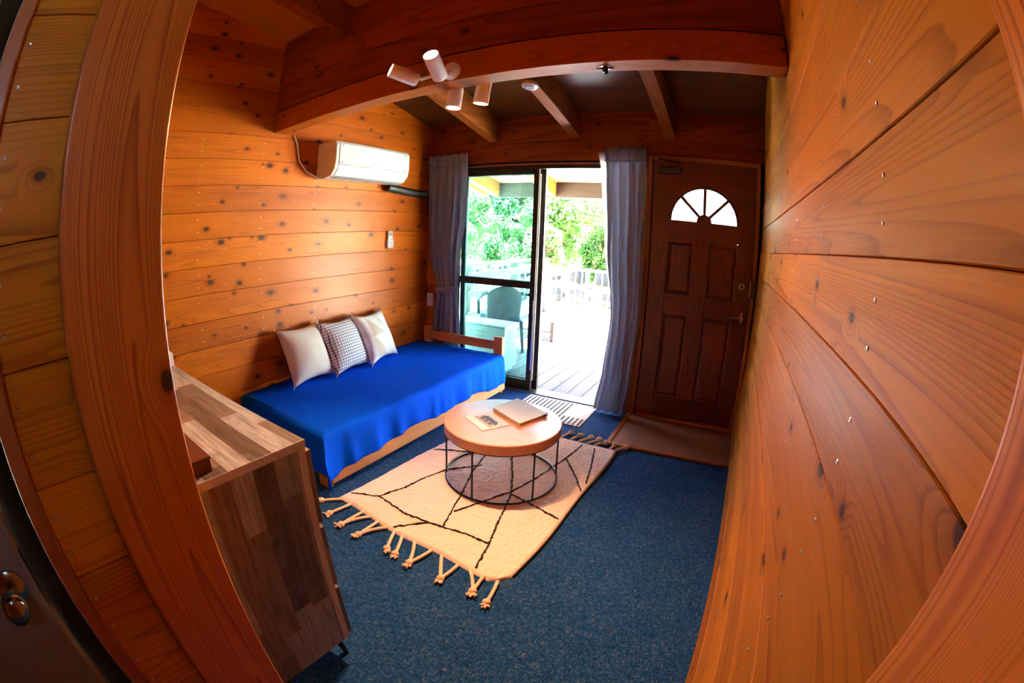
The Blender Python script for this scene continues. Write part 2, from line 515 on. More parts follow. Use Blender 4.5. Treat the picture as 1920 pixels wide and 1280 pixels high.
def plank_y(sgn, xf, T, y0, y1, z0, z1, c=.0018):
    """plank running along y on a wall; xf(z) = its face, sgn = direction into the wall; y1(z) may slope"""
    yy = y1 if callable(y1) else (lambda z: y1)
    prof = [(0, z0 + c), (0, z1 - c), (c, z1 - .0007), (T, z1 - .0007), (T, z0 + .0007), (c, z0 + .0007)]
    r0 = [(xf(z) + sgn * d, y0, z) for d, z in prof]
    r1 = [(xf(z) + sgn * d, yy(z), z) for d, z in prof]
    m = MB()
    return m.loft([r0, r1] if sgn < 0 else [r1, r0])
def plank_x(yf, T, x0, x1, z0, z1, c=.0018, sgn=1):
    prof = [(0, z0 + c), (0, z1 - c), (c, z1 - .0007), (T, z1 - .0007), (T, z0 + .0007), (c, z0 + .0007)]
    m = MB()
    a = [(x0, yf + sgn * d, z) for d, z in prof]; b = [(x1, yf + sgn * d, z) for d, z in prof]
    return m.loft([b, a] if sgn > 0 else [a, b])

screw_me = MB().lathe([(.0001, .0), (.0035, .0), (.0042, .0008), (.0030, .0018), (.0012, .0015), (.0001, .0006)], (0, 0, 0), (1, 0, 0), 8).build('screw_proto', 'steel')
SCREW = screw_me.data
bpy.data.objects.remove(screw_me)
def screw(parent, p, flip=False):
    o = link('screw', SCREW, parent, p)
    if flip: o.rotation_euler = (0, 0, PI)
    return o

# ================================================================== the setting
S = 'structure'
# floor: carpet
m = MB().box(XL - .1, .5, -1.5, YF, -.12, 0)
tag(m.build('floor', 'carpet', org=(0, 0, 0)), 'blue heathered carpet covering the cabin floor', 'floor', kind=S)

# ceiling: sloping plywood running out over the deck
m = MB()
x0, x1 = XL - .35, .75
def slope_slab(ya, yb, xa=x0, xb=x1, t=.12):
    return MB().add([(xa, ya, ceil_z(ya)), (xb, ya, ceil_z(ya)), (xb, yb, ceil_z(yb)), (xa, yb, ceil_z(yb)),
       (xa, ya, ceil_z(ya) + t), (xb, ya, ceil_z(ya) + t), (xb, yb, ceil_z(yb) + t), (xa, yb, ceil_z(yb) + t)],
      [(0, 3, 2, 1), (4, 5, 6, 7), (0, 1, 5, 4), (1, 2, 6, 5), (2, 3, 7, 6), (3, 0, 4, 7)])
m = slope_slab(YF + .1301, 5.12)
tag(m.build('ceiling_eave', 'eave_ply'), 'pale plywood underside of the eave over the deck', 'eave', kind=S)
m = slope_slab(-1.6, 1.63)
tag(m.build('ceiling_front', 'ceiling_lit_ply'), 'plywood ceiling in front of the big beam, lamplight in its brown colour', 'ceiling', kind=S)
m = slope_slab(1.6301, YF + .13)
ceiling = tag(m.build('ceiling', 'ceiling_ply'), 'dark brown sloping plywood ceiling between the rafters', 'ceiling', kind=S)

# wall_left with planks
m = MB(); T = .025
m.add([(XL - .14, .03, 0), (XL - T, .03, 0), (XL - T, YF + .13, 0), (XL - .14, YF + .13, 0),
       (XL - .14, .03, ceil_z(.03)), (XL - T, .03, ceil_z(.03)), (XL - T, YF + .13, ceil_z(YF + .13)), (XL - .14, YF + .13, ceil_z(YF + .13))],
      [(0, 3, 2, 1), (4, 5, 6, 7), (0, 1, 5, 4), (1, 2, 6, 5), (2, 3, 7, 6), (3, 0, 4, 7)])
wl = tag(m.build('wall_left', 'dark_gap'), 'knotty cedar plank wall behind the bed', 'wall', kind=S)
zs = [0.0] + [1.354 + .1655 * k for k in range(-7, 11)]
def yclip(z): return min(YF, YF - (z - 2.36) / .216)
for i in range(len(zs) - 1):
    z0, z1 = zs[i], zs[i + 1]
    jx = random.uniform(-.0015, .0015)
    p = plank_y(-1, lambda z, j=jx: XL + j, T, .245, yclip, z0, z1)
    pl = part('plank', p, 'cedar_y', wl, org=(XL, 1.0, z0))
    if .3 < z0 < 1.9:
        for ys in (1.06, 1.535, 2.0):
            for dz in (.045, .12):
                screw(pl, (XL + jx, ys + random.uniform(-.006, .006), z0 + dz))

# wall_right with planks (leans out by a degree)
m = MB()
a, b = -.10, YF + .13
m.add([(xr(0) + T, a, 0), (xr(0) + .16, a, 0), (xr(0) + .16, b, 0), (xr(0) + T, b, 0),
       (xr(3.4) + T, a, ceil_z(a)), (xr(3.4) + .16, a, ceil_z(a)), (xr(3.4) + .16, b, ceil_z(b)), (xr(3.4) + T, b, ceil_z(b))],
      [(0, 3, 2, 1), (4, 5, 6, 7), (0, 1, 5, 4), (1, 2, 6, 5), (2, 3, 7, 6), (3, 0, 4, 7)])
wr = tag(m.build('wall_right', 'dark_gap'), 'glossy cedar plank wall beside the front door', 'wall', kind=S)
tans = [-6.2, -5.42, -4.63, -3.84, -3.05, -2.257, -1.457, -.661, .118, .887, 1.648, 2.487, 3.29, 4.08, 4.87, 5.66, 6.45, 7.2]
zr = [0.0]
for t in tans:                       # height of each joint above the carpet
    z = H + t * .212
    z = H + t * xr(z)
    if z > .05: zr.append(z)
for i in range(len(zr) - 1):
    z0, z1 = zr[i], zr[i + 1]
    jx = random.uniform(-.002, .002)
    p = plank_y(1, lambda z, j=jx: xr(z) + j, T, -.10, yclip, z0, z1, .0022)
    pl = part('plank', p, 'cedar_right', wr, org=(.2, 1.0, z0))
    W = z1 - z0
    for ys in (.597, 1.045, 1.5):
        for dz in (.27 * W, .66 * W):
            if z0 < 1.9: screw(pl, (xr(z0 + dz) + jx, ys, z0 + dz), True)

# far wall
WX0, WX1, WZ1 = -2.40, -.79, 1.945        # sliding door opening
DX0, DX1, DZ1 = -.625, .165, 1.977         # front door opening
m = MB()
y0, y1 = YF + T, YF + .13
xe = .34
m.box(XL - T, WX0, y0, y1, -.1, 2.3); m.box(WX1, DX0, y0, y1, -.1, 2.3); m.box(DX1, xe, y0, y1, -.1, 2.3)
m.box(WX0, WX1, y0, y1, WZ1, 2.3); m.box(DX0, DX1, y0, y1, DZ1, 2.3)
m.box(XL - T, xe, y0, y1, 2.3, 2.325)
wf = tag(m.build('wall_far', 'dark_gap'), 'cedar plank wall around the sliding door and front door', 'wall', kind=S)
rows = [0.0] + [1.354 + .1655 * k for k in range(-7, 4)] + [1.96]
rows = sorted(set(round(r, 4) for r in rows if r <= 1.96))
for i in range(len(rows) - 1):
    for (a, b) in ((XL, WX0), (WX1, DX0 - .03)):
        part('plank', plank_x(YF, T, a, b, rows[i], rows[i + 1]), 'cedar_x', wf, org=(a, YF, rows[i]))
for z0, z1 in ((1.96, 2.125), (2.125, 2.29), (2.29, 2.36)):  # upper rows take the darker colour to stand for backlit shade
    part('plank', plank_x(YF, T, XL, DX0 - .03, z0, z1), 'beam_shade_wood', wf, org=(XL, YF, z0))
    part('plank', plank_x(YF, T, DX0 - .03, xr(z0) - .0005, max(z0, 2.005), z1), 'beam_shade_wood', wf, org=(-.6, YF, z0))

# partition beside the camera, its end jamb and the plank return
m = MB()
m.add([(XL - T, .035, 0), (-.70, .035, 0), (-.70, .2, 0), (XL - T, .2, 0),
       (XL - T, .035, ceil_z(.035)), (-.70, .035, ceil_z(.035)), (-.70, .2, ceil_z(.2)), (XL - T, .2, ceil_z(.2))],
      [(0, 3, 2, 1), (4, 5, 6, 7), (0, 1, 5, 4), (1, 2, 6, 5), (2, 3, 7, 6), (3, 0, 4, 7)])
wp = tag(m.build('wall_partition', 'cedar_x'), 'plank partition behind the chest of drawers', 'wall', kind=S)
m = MB().box(-.70, -.67, .030, .205, 0, 2.12)
tag(m.build('trim_1', 'cedar_post', org=(-.67, .1, 0), bevel=.006, seg=3), 'wide varnished cedar jamb standing at the left of the opening', 'jamb', kind=S)
m = MB().box(.178, .235, -.06, .205, 0, 2.12)
tag(m.build('trim_2', 'cedar_post', org=(.19, .1, 0), bevel=.006, seg=3), 'varnished cedar jamb at the right edge beside the plank wall', 'jamb', kind=S)
m = MB().box(-.70, .235, .035, .2, 2.12, ceil_z(.2) - .002)
tag(m.build('wall_header', 'cedar_x', org=(0, 0, 2.2)), 'plank header over the opening', 'wall', kind=S)

# near wall on the left, plank return and door
m = MB().box(-.82, -.72, -.124, .03, 0, 2.4)
wn_ = tag(m.build('wall_near', 'dark_gap'), 'narrow cedar plank return left of the jamb', 'wall', kind=S)
dzn = [1.382, 1.597, 1.167, .945, .738, 1.81]
zn = sorted([H + (z - H) * .772 for z in dzn] )
step = (zn[-1] - zn[0]) / (len(zn) - 1)
zn = [0.05 + (zn[0] - .05) * k / 5 for k in range(0, 5)] + zn + [zn[-1] + step * k for k in range(1, 5)]
zn[0] = 0
for i in range(len(zn) - 1):
    p = plank_y(-1, lambda z: -.695, T, -.1, .031, zn[i], zn[i + 1])
    pl = part('plank', p, 'cedar_right', wn_, org=(-.7, 0, zn[i]))
    W = zn[i + 1] - zn[i]
    for dz in (.3 * W, .7 * W):
        screw(pl, (-.695, -.079, zn[i] + dz))
m = MB().box(-.74, -.678, -.125, -.093, 0, 2.1)
tag(m.build('trim_3', 'casing_z', org=(-.7, -.1, 0), bevel=.004), 'brown door casing at the far left edge', 'casing', kind=S)
m = MB().box(-.80, -.745, -.19, -.125, 0, 2.1).box(-.80, -.76, -1.05, -.99, 0, 2.1).box(-.80, -.70, -1.05, -.125, 2.1, 2.4)
tag(m.build('trim_4', 'dark_gap', org=(-.75, -.5, 0)), 'black rebate of the white door frame', 'frame', kind=S)
d2 = thing('door_2', (-.72, -.6, 0), 'white flush door with round metal knob at the lower left corner', 'door', kind=S)
boxp('leaf', 'door_white', d2, -.735, -.695, -.99, -.184, .01, 2.08, bevel=.003)
boxp('latch_plate', 'black_metal', d2, -.722, -.708, -.185, -.182, .84, .95, bevel=.0005)
part('knob', MB().lathe([(.0, 0), (.032, 0), (.033, .006), (.028, .010), (.012, .014), (.011, .030), (.016, .036), (.026, .044), (.029, .056), (.025, .068), (.012, .074), (0, .075)], (-.695, -.236, .905), (1, 0, 0), 28), 'dark_chrome', d2, smooth=50)
# hall behind the camera, with a window in its right wall
HW = (-.46, -.2, 1.58, 1.98)
m = MB().box(.22, .36, -1.5, -.10, 0, HW[2]).box(.22, .36, -1.5, -.10, HW[3], 2.45).box(.22, .36, -1.5, HW[0], HW[2], HW[3]).box(.22, .36, HW[1], -.10, HW[2], HW[3])
tag(m.build('wall_hall', 'cedar_y', org=(.2, -.8, 0)), 'cedar wall of the hall behind the viewer', 'wall', kind=S)
w2 = thing('window_2', (.29, -.57, 1.35), 'small hall window behind the viewer', 'window', kind=S)
m = MB().box(.25, .31, HW[0], HW[0] + .04, HW[2], HW[3]).box(.25, .31, HW[1] - .04, HW[1], HW[2], HW[3]).box(.25, .31, HW[0] + .04, HW[1] - .04, HW[2], HW[2] + .04).box(.25, .31, HW[0] + .04, HW[1] - .04, HW[3] - .04, HW[3])
fr_ = part('frame', m, 'bronze_alu', w2)
part('pane', MB().box(.277, .283, HW[0] + .04, HW[1] - .04, HW[2] + .04, HW[3] - .04), 'fan_glass', fr_)
m = MB().box(-.9, .36, -1.6, -1.5, 0, 3.2).box(-.82, -.72, -1.5, -1.05, 0, 2.4)
tag(m.build('wall_back', 'cedar_x'), 'plank wall closing the hall behind the viewer', 'wall', kind=S)
m = MB().box(-.9, .4, -1.5, .035, 2.4, 2.45)
tag(m.build('ceiling_hall', 'ceiling_ply'), 'low plywood ceiling of the hall behind the viewer', 'ceiling', kind=S)

# main beam: built-up front with boards to the ceiling
bm = thing('ceiling_beam', (-1.2, 1.66, 2.047), 'big reddish cedar cross beam with boards up to the ceiling', 'beam', kind=S)
boxp('lower_timber', 'beam_low', bm, XL + .001, xr(2.1) - .003, 1.6, 1.716, 2.047, 2.187, bevel=.004)
boxp('gap_strip', 'dark_gap', bm, XL + .001, xr(2.1) - .003, 1.607, 1.70, 2.187, 2.193)
for z0, z1 in ((2.193, 2.37), (2.372, 2.55)):
    part('board', plank_x(1.602, .05, XL + .001, xr(2.3) - .003, z0, z1, .003), 'beam_shade_wood', bm, org=(random.uniform(-2, -1), 1.6, z0))
m = MB()
m.add([(XL + .001, 1.602, 2.552), (.22, 1.602, 2.552), (.22, 1.652, 2.552), (XL + .001, 1.652, 2.552),
       (XL + .001, 1.602, ceil_z(1.602)), (.22, 1.602, ceil_z(1.602)), (.22, 1.652, ceil_z(1.652)), (XL + .001, 1.652, ceil_z(1.652))],
      [(0, 3, 2, 1), (4, 5, 6, 7), (0, 1, 5, 4), (1, 2, 6, 5), (2, 3, 7, 6), (3, 0, 4, 7)])
part('board', m, 'beam_shade_wood', bm, org=(-1, 1.6, 2.55))

def rafter(name, xa, xb, ya, yb, depth, mat, label):
    mm = MB()
    v = []
    for z_off in (-depth, -.001):
        for (x, y) in ((xa, ya), (xb, ya), (xb, yb), (xa, yb)):
            v.append((x, y, ceil_z(y) + z_off))
    mm.add(v, [(0, 3, 2, 1), (4, 5, 6, 7), (0, 1, 5, 4), (1, 2, 6, 5), (2, 3, 7, 6), (3, 0, 4, 7)])
    return tag(mm.build(name, mat, org=((xa + xb) / 2, ya, ceil_z(ya)), bevel=.003), label, 'rafter', kind=S)
RX = ((-2.03, -1.945), (-1.285, -1.20), (-.535, -.45))
for (xa, xb), w in zip(RX, ('left', 'middle', 'right')):
    rafter('rafter', xa, xb, 1.655, YF - .001, .21, 'rafter_wood', w + ' rafter running from the beam down to the window wall')
rafter('rafter', -2.03, -1.945, .21, 1.6, .21, 'beam_shade_wood', 'rafter in front of the beam near the left corner')
rafter('rafter', -.9, -.815, .21, 1.6, .21, 'beam_shade_wood', 'rafter in front of the beam above the opening')
for xa, xb, w in ((-3.13, -3.04, 'outermost eave rafter behind the left curtain'), (-2.94, -2.86, 'eave rafter seen through the top of the glass pane'),
                  (-2.17, -2.09, 'eave rafter beside the door stile at the top of the open doorway'), (-1.30, -1.22, 'eave rafter outside above the right curtain'),
                  (-.5, -.42, 'eave rafter outside above the front door'), (.3, .38, 'eave rafter at the right end of the eave')):
    rafter('roof_rafter', xa, xb, YF + .14, 5.02, .175, 'rafter_wood', w)
tag(MB().box(XL - .35, .75, 5.0, 5.05, 1.815, 2.0).build('fascia', 'fascia_wood', org=(0, 5, 1.9), bevel=.004), 'brown fascia board closing the eave over the deck', 'fascia', kind=S)

# ------------------------------------------------------------------ sliding door
w1 = thing('window_1', (-1.7, YF + .08, 0), 'bronze aluminium sliding glass door standing half open', 'sliding door', kind=S)
m = MB().box(WX0, WX1, YF + .01, YF + .13, WZ1 - .012, WZ1)
part('head_lining', m, 'casing_x', w1, org=(-1.7, YF, 1.94))
part('jamb_lining', MB().box(WX1 - .012, WX1, YF - .0, YF + .13, .0, WZ1 - .012), 'casing_z', w1, org=(WX1, YF, 0))
part('jamb_lining', MB().box(WX0, WX0 + .012, YF + .0, YF + .13, .0, WZ1 - .012), 'casing_z', w1, org=(WX0, YF, 0))
part('frame_head', MB().box(WX0 + .012, WX1 - .012, YF + .03, YF + .125, 1.90, WZ1 - .012), 'bronze_alu', w1, bevel=.002)
part('frame_jamb', MB().box(WX0 + .012, WX0 + .03, YF + .03, YF + .125, .0, 1.90), 'bronze_alu', w1)
part('frame_jamb', MB().box(WX1 - .03, WX1 - .012, YF + .04, YF + .125, .0, 1.90), 'bronze_alu', w1)
part('sill_track', MB().box(WX0 + .012, WX1 - .012, YF + .005, YF + .13, -.012, .012), 'steel', w1)
def sash(xa, xb, y):
    w = .046
    mm = MB()
    mm.box(xa, xa + w, y - .016, y + .016, .014, 1.90); mm.box(xb - w, xb, y - .016, y + .016, .014, 1.90)
    mm.box(xa + w, xb - w, y - .014, y + .014, 1.855, 1.90); mm.box(xa + w, xb - w, y - .014, y + .014, .014, .10)
    mm.box(xa + w, xb - w, y - .014, y + .014, .893, .953)
    s = part('sash', mm, 'bronze_alu', w1, org=((xa + xb) / 2, y, 0), bevel=.002)
    for z0, z1 in ((.10, .893), (.953, 1.855)):
        part('pane', MB().box(xa + w - .004, xb - w + .004, y - .0025, y + .0025, z0 - .002, z1 + .002), 'window_glass', s, org=((xa + xb) / 2, y, z0))
    return s
s1 = sash(-2.375, -1.565, YF + .055)
s2 = sash(-2.335, -1.522, YF + .100)
part('crescent_lock', MB().lathe([(0, 0), (.016, 0), (.016, .012), (0, .014)], (-1.60, YF + .038, .845), (0, -1, 0), 16).box(-1.635, -1.60, YF + .022, YF + .032, .838, .852), 'black_metal', s1)
part('pull_handle', MB().box(-1.576, -1.568, YF + .036, YF + .041, .2, .80), 'steel', s1)
part('gasket', MB().box(-1.5655, -1.561, YF + .062, YF + .083, .1, 1.86), 'rail_paint', s2)

# ------------------------------------------------------------------ front door
d1 = thing('door_1', (-.23, YF, 0), 'dark stained panel front door with a fan shaped window', 'door', kind=S)
for a, b in ((DX0 - .03, DX0), (DX1, DX1 + .028)):
    boxp('casing', 'casing_z', d1, a, b, YF - .014, YF + .12, 0, DZ1 + .03, bevel=.003)
boxp('casing', 'casing_x', d1, DX0, DX1, YF - .014, YF + .12, DZ1, DZ1 + .03, bevel=.003)
boxp('door_stop', 'casing_z', d1, DX0, DX0 + .016, YF + .0585, YF + .10, .022, DZ1)
boxp('door_stop', 'casing_z', d1, DX1 - .016, DX1, YF + .0585, YF + .10, .022, DZ1)
boxp('door_stop', 'casing_x', d1, DX0 + .016, DX1 - .016, YF + .0585, YF + .10, DZ1 - .016, DZ1)
boxp('door_stop', 'casing_x', d1, DX0 + .016, DX1 - .016, YF + .0585, YF + .10, .022, .045)
boxp('threshold', 'casing_x', d1, DX0, DX1, YF - .02, YF + .12, 0.001, .022, bevel=.003)
ly0, ly1 = YF + .02, YF + .058
FXc, FZ, FR = -.226, 1.531, .257
boxp('stile', 'door_wood_z', d1, DX0 + .003, -.49, ly0, ly1, .026, 1.40, bevel=.002)
boxp('stile', 'door_wood_z', d1, .036, DX1 - .003, ly0, ly1, .026, 1.40, bevel=.002)
boxp('mullion', 'door_wood_z', d1, -.30, -.176, ly0, ly1, .19, 1.40, bevel=.002)
for z0, z1 in ((.026, .19), (.83, .985), (1.375, 1.40)):
    for xa, xb in (((-.49, .036),) if z0 < .1 else ((-.49, -.30), (-.176, .036))):
        boxp('rail', 'door_wood_x', d1, xa, xb, ly0 + .0005, ly1, z0, z1, bevel=.002)
# top part with the half round opening
m = MB()
N = 24
arc = [(FXc + FR * math.cos(PI * k / N), FZ + FR * math.sin(PI * k / N)) for k in range(N + 1)]
lx, rx_, tz = DX0 + .003, DX1 - .003, DZ1 - .002
outer = []
for (x, z) in arc:
    dx, dz = x - FXc, z - FZ
    t = min([((rx_ if dx > 0 else lx) - FXc) / dx if abs(dx) > 1e-6 else 1e9, (tz - FZ) / dz if dz > 1e-6 else 1e9])
    outer.append((FXc + dx * t, FZ + dz * t))
def insert_corner(lst_i, lst_o):
    a, o = [], []
    for i in range(len(lst_i)):
        a.append(lst_i[i]); o.append(lst_o[i])
        if i + 1 < len(lst_i):
            p, q = lst_o[i], lst_o[i + 1]
            if (abs(p[0] - rx_) < 1e-4 and abs(q[1] - tz) < 1e-4 and abs(p[1] - tz) > 1e-4) : a.append(lst_i[i]); o.append((rx_, tz))
            elif (abs(p[1] - tz) < 1e-4 and abs(q[0] - lx) < 1e-4 and abs(q[1] - tz) > 1e-4): a.append(lst_i[i]); o.append((lx, tz))
    return a, o
ai, oi = insert_corner(arc, outer)
n = len(ai)
v = [(x, ly0, z) for x, z in ai] + [(x, ly0, z) for x, z in oi] + [(x, ly1, z) for x, z in ai] + [(x, ly1, z) for x, z in oi]
f = []
for i in range(n - 1):
    f += [(i, n + i, n + i + 1, i + 1), (2 * n + i, 2 * n + i + 1, 3 * n + i + 1, 3 * n + i), (i, i + 1, 2 * n + i + 1, 2 * n + i)]
m.add(v, f)
m.box(lx, rx_, ly0, ly1, 1.40, FZ)
part('top_rail', m, 'door_wood_x', d1, org=(FXc, ly0, 1.5))
for xa, xb, z0, z1 in ((-.49, -.30, .985, 1.375), (-.176, .036, .985, 1.375), (-.49, -.30, .19, .83), (-.176, .036, .19, .83)):
    mm = MB()
    e = .028
    r = [[(xa - .004, ly0 + .014, z0 - .004), (xb + .004, ly0 + .014, z0 - .004), (xb + .004, ly0 + .014, z1 + .004), (xa - .004, ly0 + .014, z1 + .004)],
         [(xa + .008, ly0 + .016, z0 + .008), (xb - .008, ly0 + .016, z0 + .008), (xb - .008, ly0 + .016, z1 - .008), (xa + .008, ly0 + .016, z1 - .008)],
         [(xa + e, ly0 + .005, z0 + e), (xb - e, ly0 + .005, z0 + e), (xb - e, ly0 + .005, z1 - e), (xa + e, ly0 + .005, z1 - e)]]
    mm.loft([[(x, ly1 - .006, z) for x, y, z in r[0]]] + r)
    part('panel', mm, 'door_wood_z', d1, org=((xa + xb) / 2, ly0, z0))
# beading round the glass, bars, hub, panes
part('arch_bead', MB().tube([(FXc + (FR - .003) * math.cos(PI * k / 28), ly0 - .001, FZ + (FR - .003) * math.sin(PI * k / 28)) for k in range(29)], .008, 8), 'door_wood_x', d1, smooth=50)
for a in (45, 90, 135):
    c, s_ = math.cos(R(a)), math.sin(R(a))
    part('muntin', MB().tube([(FXc + .03 * c, ly0 + .012, FZ + .03 * s_), (FXc + (FR + .002) * c, ly0 + .012, FZ + (FR + .002) * s_)], .0125, 8), 'door_wood_z', d1, smooth=50)
mm = MB()
hub = [(FXc + .058 * math.cos(PI * k / 10), FZ + .058 * math.sin(PI * k / 10)) for k in range(11)]
mm.loft([[(x, ly1, z) for x, z in hub], [(x, ly0 - .002, z) for x, z in hub]])
part('fan_hub', mm, 'door_wood_x', d1, org=(FXc, ly0, FZ))
for k in range(4):
    a0, a1 = R(45 * k), R(45 * k + 45)
    pts = [(FXc + .03 * math.cos(a0), FZ + .03 * math.sin(a0))] + [(FXc + (FR + .002) * math.cos(a0 + (a1 - a0) * j / 6), FZ + (FR + .002) * math.sin(a0 + (a1 - a0) * j / 6)) for j in range(7)] + [(FXc + .03 * math.cos(a1), FZ + .03 * math.sin(a1))]
    part('fan_pane', MB().loft([[(x, ly0 + .022, z) for x, z in pts], [(x, ly0 + .018, z) for x, z in pts]]), 'fan_glass', d1, org=(FXc, ly0, FZ))
boxp('door_closer', 'dark_plastic', d1, -.578, -.405, YF - .03, YF + .02, 1.875, 1.925, bevel=.006)
part('closer_arm', MB().tube([(-.45, YF - .02, 1.93), (-.42, YF - .03, 1.955), (-.58, YF - .02, 1.985)], .006, 6), 'black_metal', d1)
part('lock_cylinder', MB().lathe([(0, 0), (.024, 0), (.024, .008), (.019, .012), (.015, .010), (.013, .006), (0, .006)], (.092, ly0, 1.10), (0, -1, 0), 24), 'satin_silver', d1, smooth=40)
part('lock_keyway', MB().lathe([(0, 0), (.0095, 0), (.0095, .003), (0, .003)], (.092, ly0 - .006, 1.10), (0, -1, 0), 12), 'black_metal', d1)
lv = part('lever_handle', MB().lathe([(0, 0), (.02, 0), (.02, .008), (.008, .01), (.008, .04), (0, .04)], (.112, ly0, .875), (0, -1, 0), 20).tube([(.112, ly0 - .035, .875), (.06, ly0 - .037, .875), (.018, ly0 - .035, .872)], [.009, .008, .006], 10), 'chrome', d1, smooth=40)
part('deadlatch', MB().lathe([(0, 0), (.010, 0), (.010, .01), (0, .011)], (.112, ly0, .905), (0, -1, 0), 14).lathe([(0, 0), (.010, 0), (.010, .01), (0, .011)], (.112, ly0, .845), (0, -1, 0), 14), 'chrome', d1, smooth=40)
kb = thing('strike_box', (.178, YF - .02, 1.09), 'dark lock strike box with a bright edge on the door casing', 'lock')
boxp('case', 'dark_plastic', kb, .158, .196, YF - .05, YF - .016, 1.03, 1.152, bevel=.003)
boxp('face_plate', 'steel', kb, .150, .157, YF - .05, YF - .012, 1.032, 1.150)

# ------------------------------------------------------------------ landing
ld = thing('entry_landing', (-.23, 3.03, 0), 'beige vinyl landing panel edged with wood before the front door', 'landing')
boxp('vinyl_panel', 'vinyl_beige', ld, -.642, xr(0) - .002, 2.745, YF - .022, .0005, .008)
boxp('edge_strip', 'casing_x', ld, -.672, xr(0) - .002, 2.715, 2.744, .0005, .014, bevel=.003)
part('edge_strip', MB().box(-.672, -.643, 2.745, YF - .016, .0005, .014), 'casing_x', ld, org=(-.66, 3, 0), bevel=.003)

# ================================================================== lamps
def spot_head(root, face, back, r, lit):
    """cylinder lamp from back to face, opening at face"""
    f, b = Vector(face), Vector(back)
    d = (f - b); L = d.length; d.normalize()
    sh = part('shade', MB().lathe([(0, 0), (r * .86, 0), (r, .006), (r, L), (r - .003, L), (r - .004, L - .028), (0, L - .030)], b, d, 32), 'lamp_white', root, smooth=40)
    bulb = part('bulb', MB().lathe([(0, 0), (r * .55, .002), (r * .80, .012), (r * .62, .019), (0, .021)], b + d * (L - .029), d, 24), 'bulb_bright' if lit else 'bulb_dim', sh, smooth=60)
    return d
def spot_light(name, pos, d, energy, size=1.9, blend=.8):
    l = bpy.data.lights.new(name, 'SPOT')
    l.energy = energy; l.color = WARM; l.spot_size = size; l.spot_blend = blend; l.shadow_soft_size = .03
    o = bpy.data.objects.new(name, l); COL.objects.link(o)
    o.location = pos
    o.rotation_euler = Vector(d).to_track_quat('-Z', 'Y').to_euler()
    return o
f1 = thing('spotlight', (-1.17, 1.6, 2.08), 'white twin spotlight on the front of the beam, one head glowing at the viewer', 'spotlight')
part('base_plate', MB().lathe([(0, 0), (.045, 0), (.045, .014), (.040, .020), (0, .020)], (-1.185, 1.6, 2.095), (0, -1, 0), 32), 'lamp_white', f1, smooth=40)
part('arm', MB().tube([(-1.185, 1.585, 2.09), (-1.26, 1.555, 2.075), (-1.325, 1.545, 2.066)], .009, 10), 'lamp_white', f1, smooth=40)
part('arm', MB().tube([(-1.185, 1.585, 2.09), (-1.19, 1.56, 2.065), (-1.195, 1.535, 2.05)], .009, 10), 'lamp_white', f1, smooth=40)
dA = spot_head(f1, (-1.403, 1.422, 2.099), (-1.336, 1.54, 2.064), .035, False)
dB = spot_head(f1, (-1.163, 1.408, 2.112), (-1.196, 1.53, 2.043), .035, True)
f2 = thing('spotlight', (-1.2, 1.716, 2.08), 'white twin spotlight behind the beam with both heads pointing down', 'spotlight')
part('base_plate', MB().lathe([(0, 0), (.045, 0), (.045, .014), (.040, .020), (0, .020)], (-1.2, 1.716, 2.12), (0, 1, 0), 32), 'lamp_white', f2, smooth=40)
part('arm', MB().tube([(-1.2, 1.73, 2.12), (-1.24, 1.735, 2.085), (-1.262, 1.742, 2.06)], .009, 10), 'black_metal', f2, smooth=40)
part('arm', MB().tube([(-1.2, 1.73, 2.12), (-1.16, 1.76, 2.12), (-1.13, 1.785, 2.10)], .009, 10), 'lamp_white', f2, smooth=40)
dC = spot_head(f2, (-1.266, 1.735, 1.955), (-1.262, 1.745, 2.07), .037, False)
dD = spot_head(f2, (-1.147, 1.79, 1.975), (-1.130, 1.79, 2.10), .037, False)
spot_light('lamp_wall', (-1.411, 1.408, 2.103), dA, 1.0)
spot_light('lamp_camera', (-1.160, 1.397, 2.118), dB, 5, 1.7)
spot_light('lamp_down_a', (-1.266, 1.735, 1.945), Vector((.15, -.5, -1)), 46, 1.6, .8)
spot_light('lamp_down_b', (-1.148, 1.79, 1.965), Vector((1.0, -.85, -.9)), 26, 2.0, .8)

sd = thing('smoke_detector', (-1.243, 2.5, ceil_z(2.5) - .21), 'round white smoke detector under the middle rafter', 'smoke detector')
p = Vector((-1.243, 2.5, ceil_z(2.5) - .211)); nrm = Vector((0, -.216, -1)).normalized()
part('housing', MB().lathe([(0, 0), (.052, 0), (.055, .008), (.052, .022), (.036, .030), (.022, .031), (0, .031)], p, nrm, 32), 'white_plastic', sd, smooth=40)
part('vent_ring', MB().lathe([(.020, .0), (.030, .0), (.028, .004), (.021, .004)], p + nrm * .0312, nrm, 24), 'grey_plastic', sd, smooth=40)
hk = thing('ceiling_hook', (-.5, 1.665, 2.047), 'small black hook with a bright plate under the beam', 'hook')
part('plate', MB().lathe([(0, 0), (.022, 0), (.022, .003), (0, .003)], (-.5, 1.665, 2.0468), (0, 0, -1), 16), 'chrome', hk)
part('hook', MB().tube([(-.5, 1.665, 2.044), (-.5, 1.665, 2.022), (-.495, 1.655, 2.014), (-.488, 1.65, 2.018)], .006, 8).tube([(-.535, 1.665, 2.041), (-.465, 1.665, 2.041)], .003, 6).lathe([(0, 0), (.011, 0), (.011, .02), (0, .02)], (-.5, 1.665, 2.042), (0, 0, -1), 10), 'black_metal', hk)

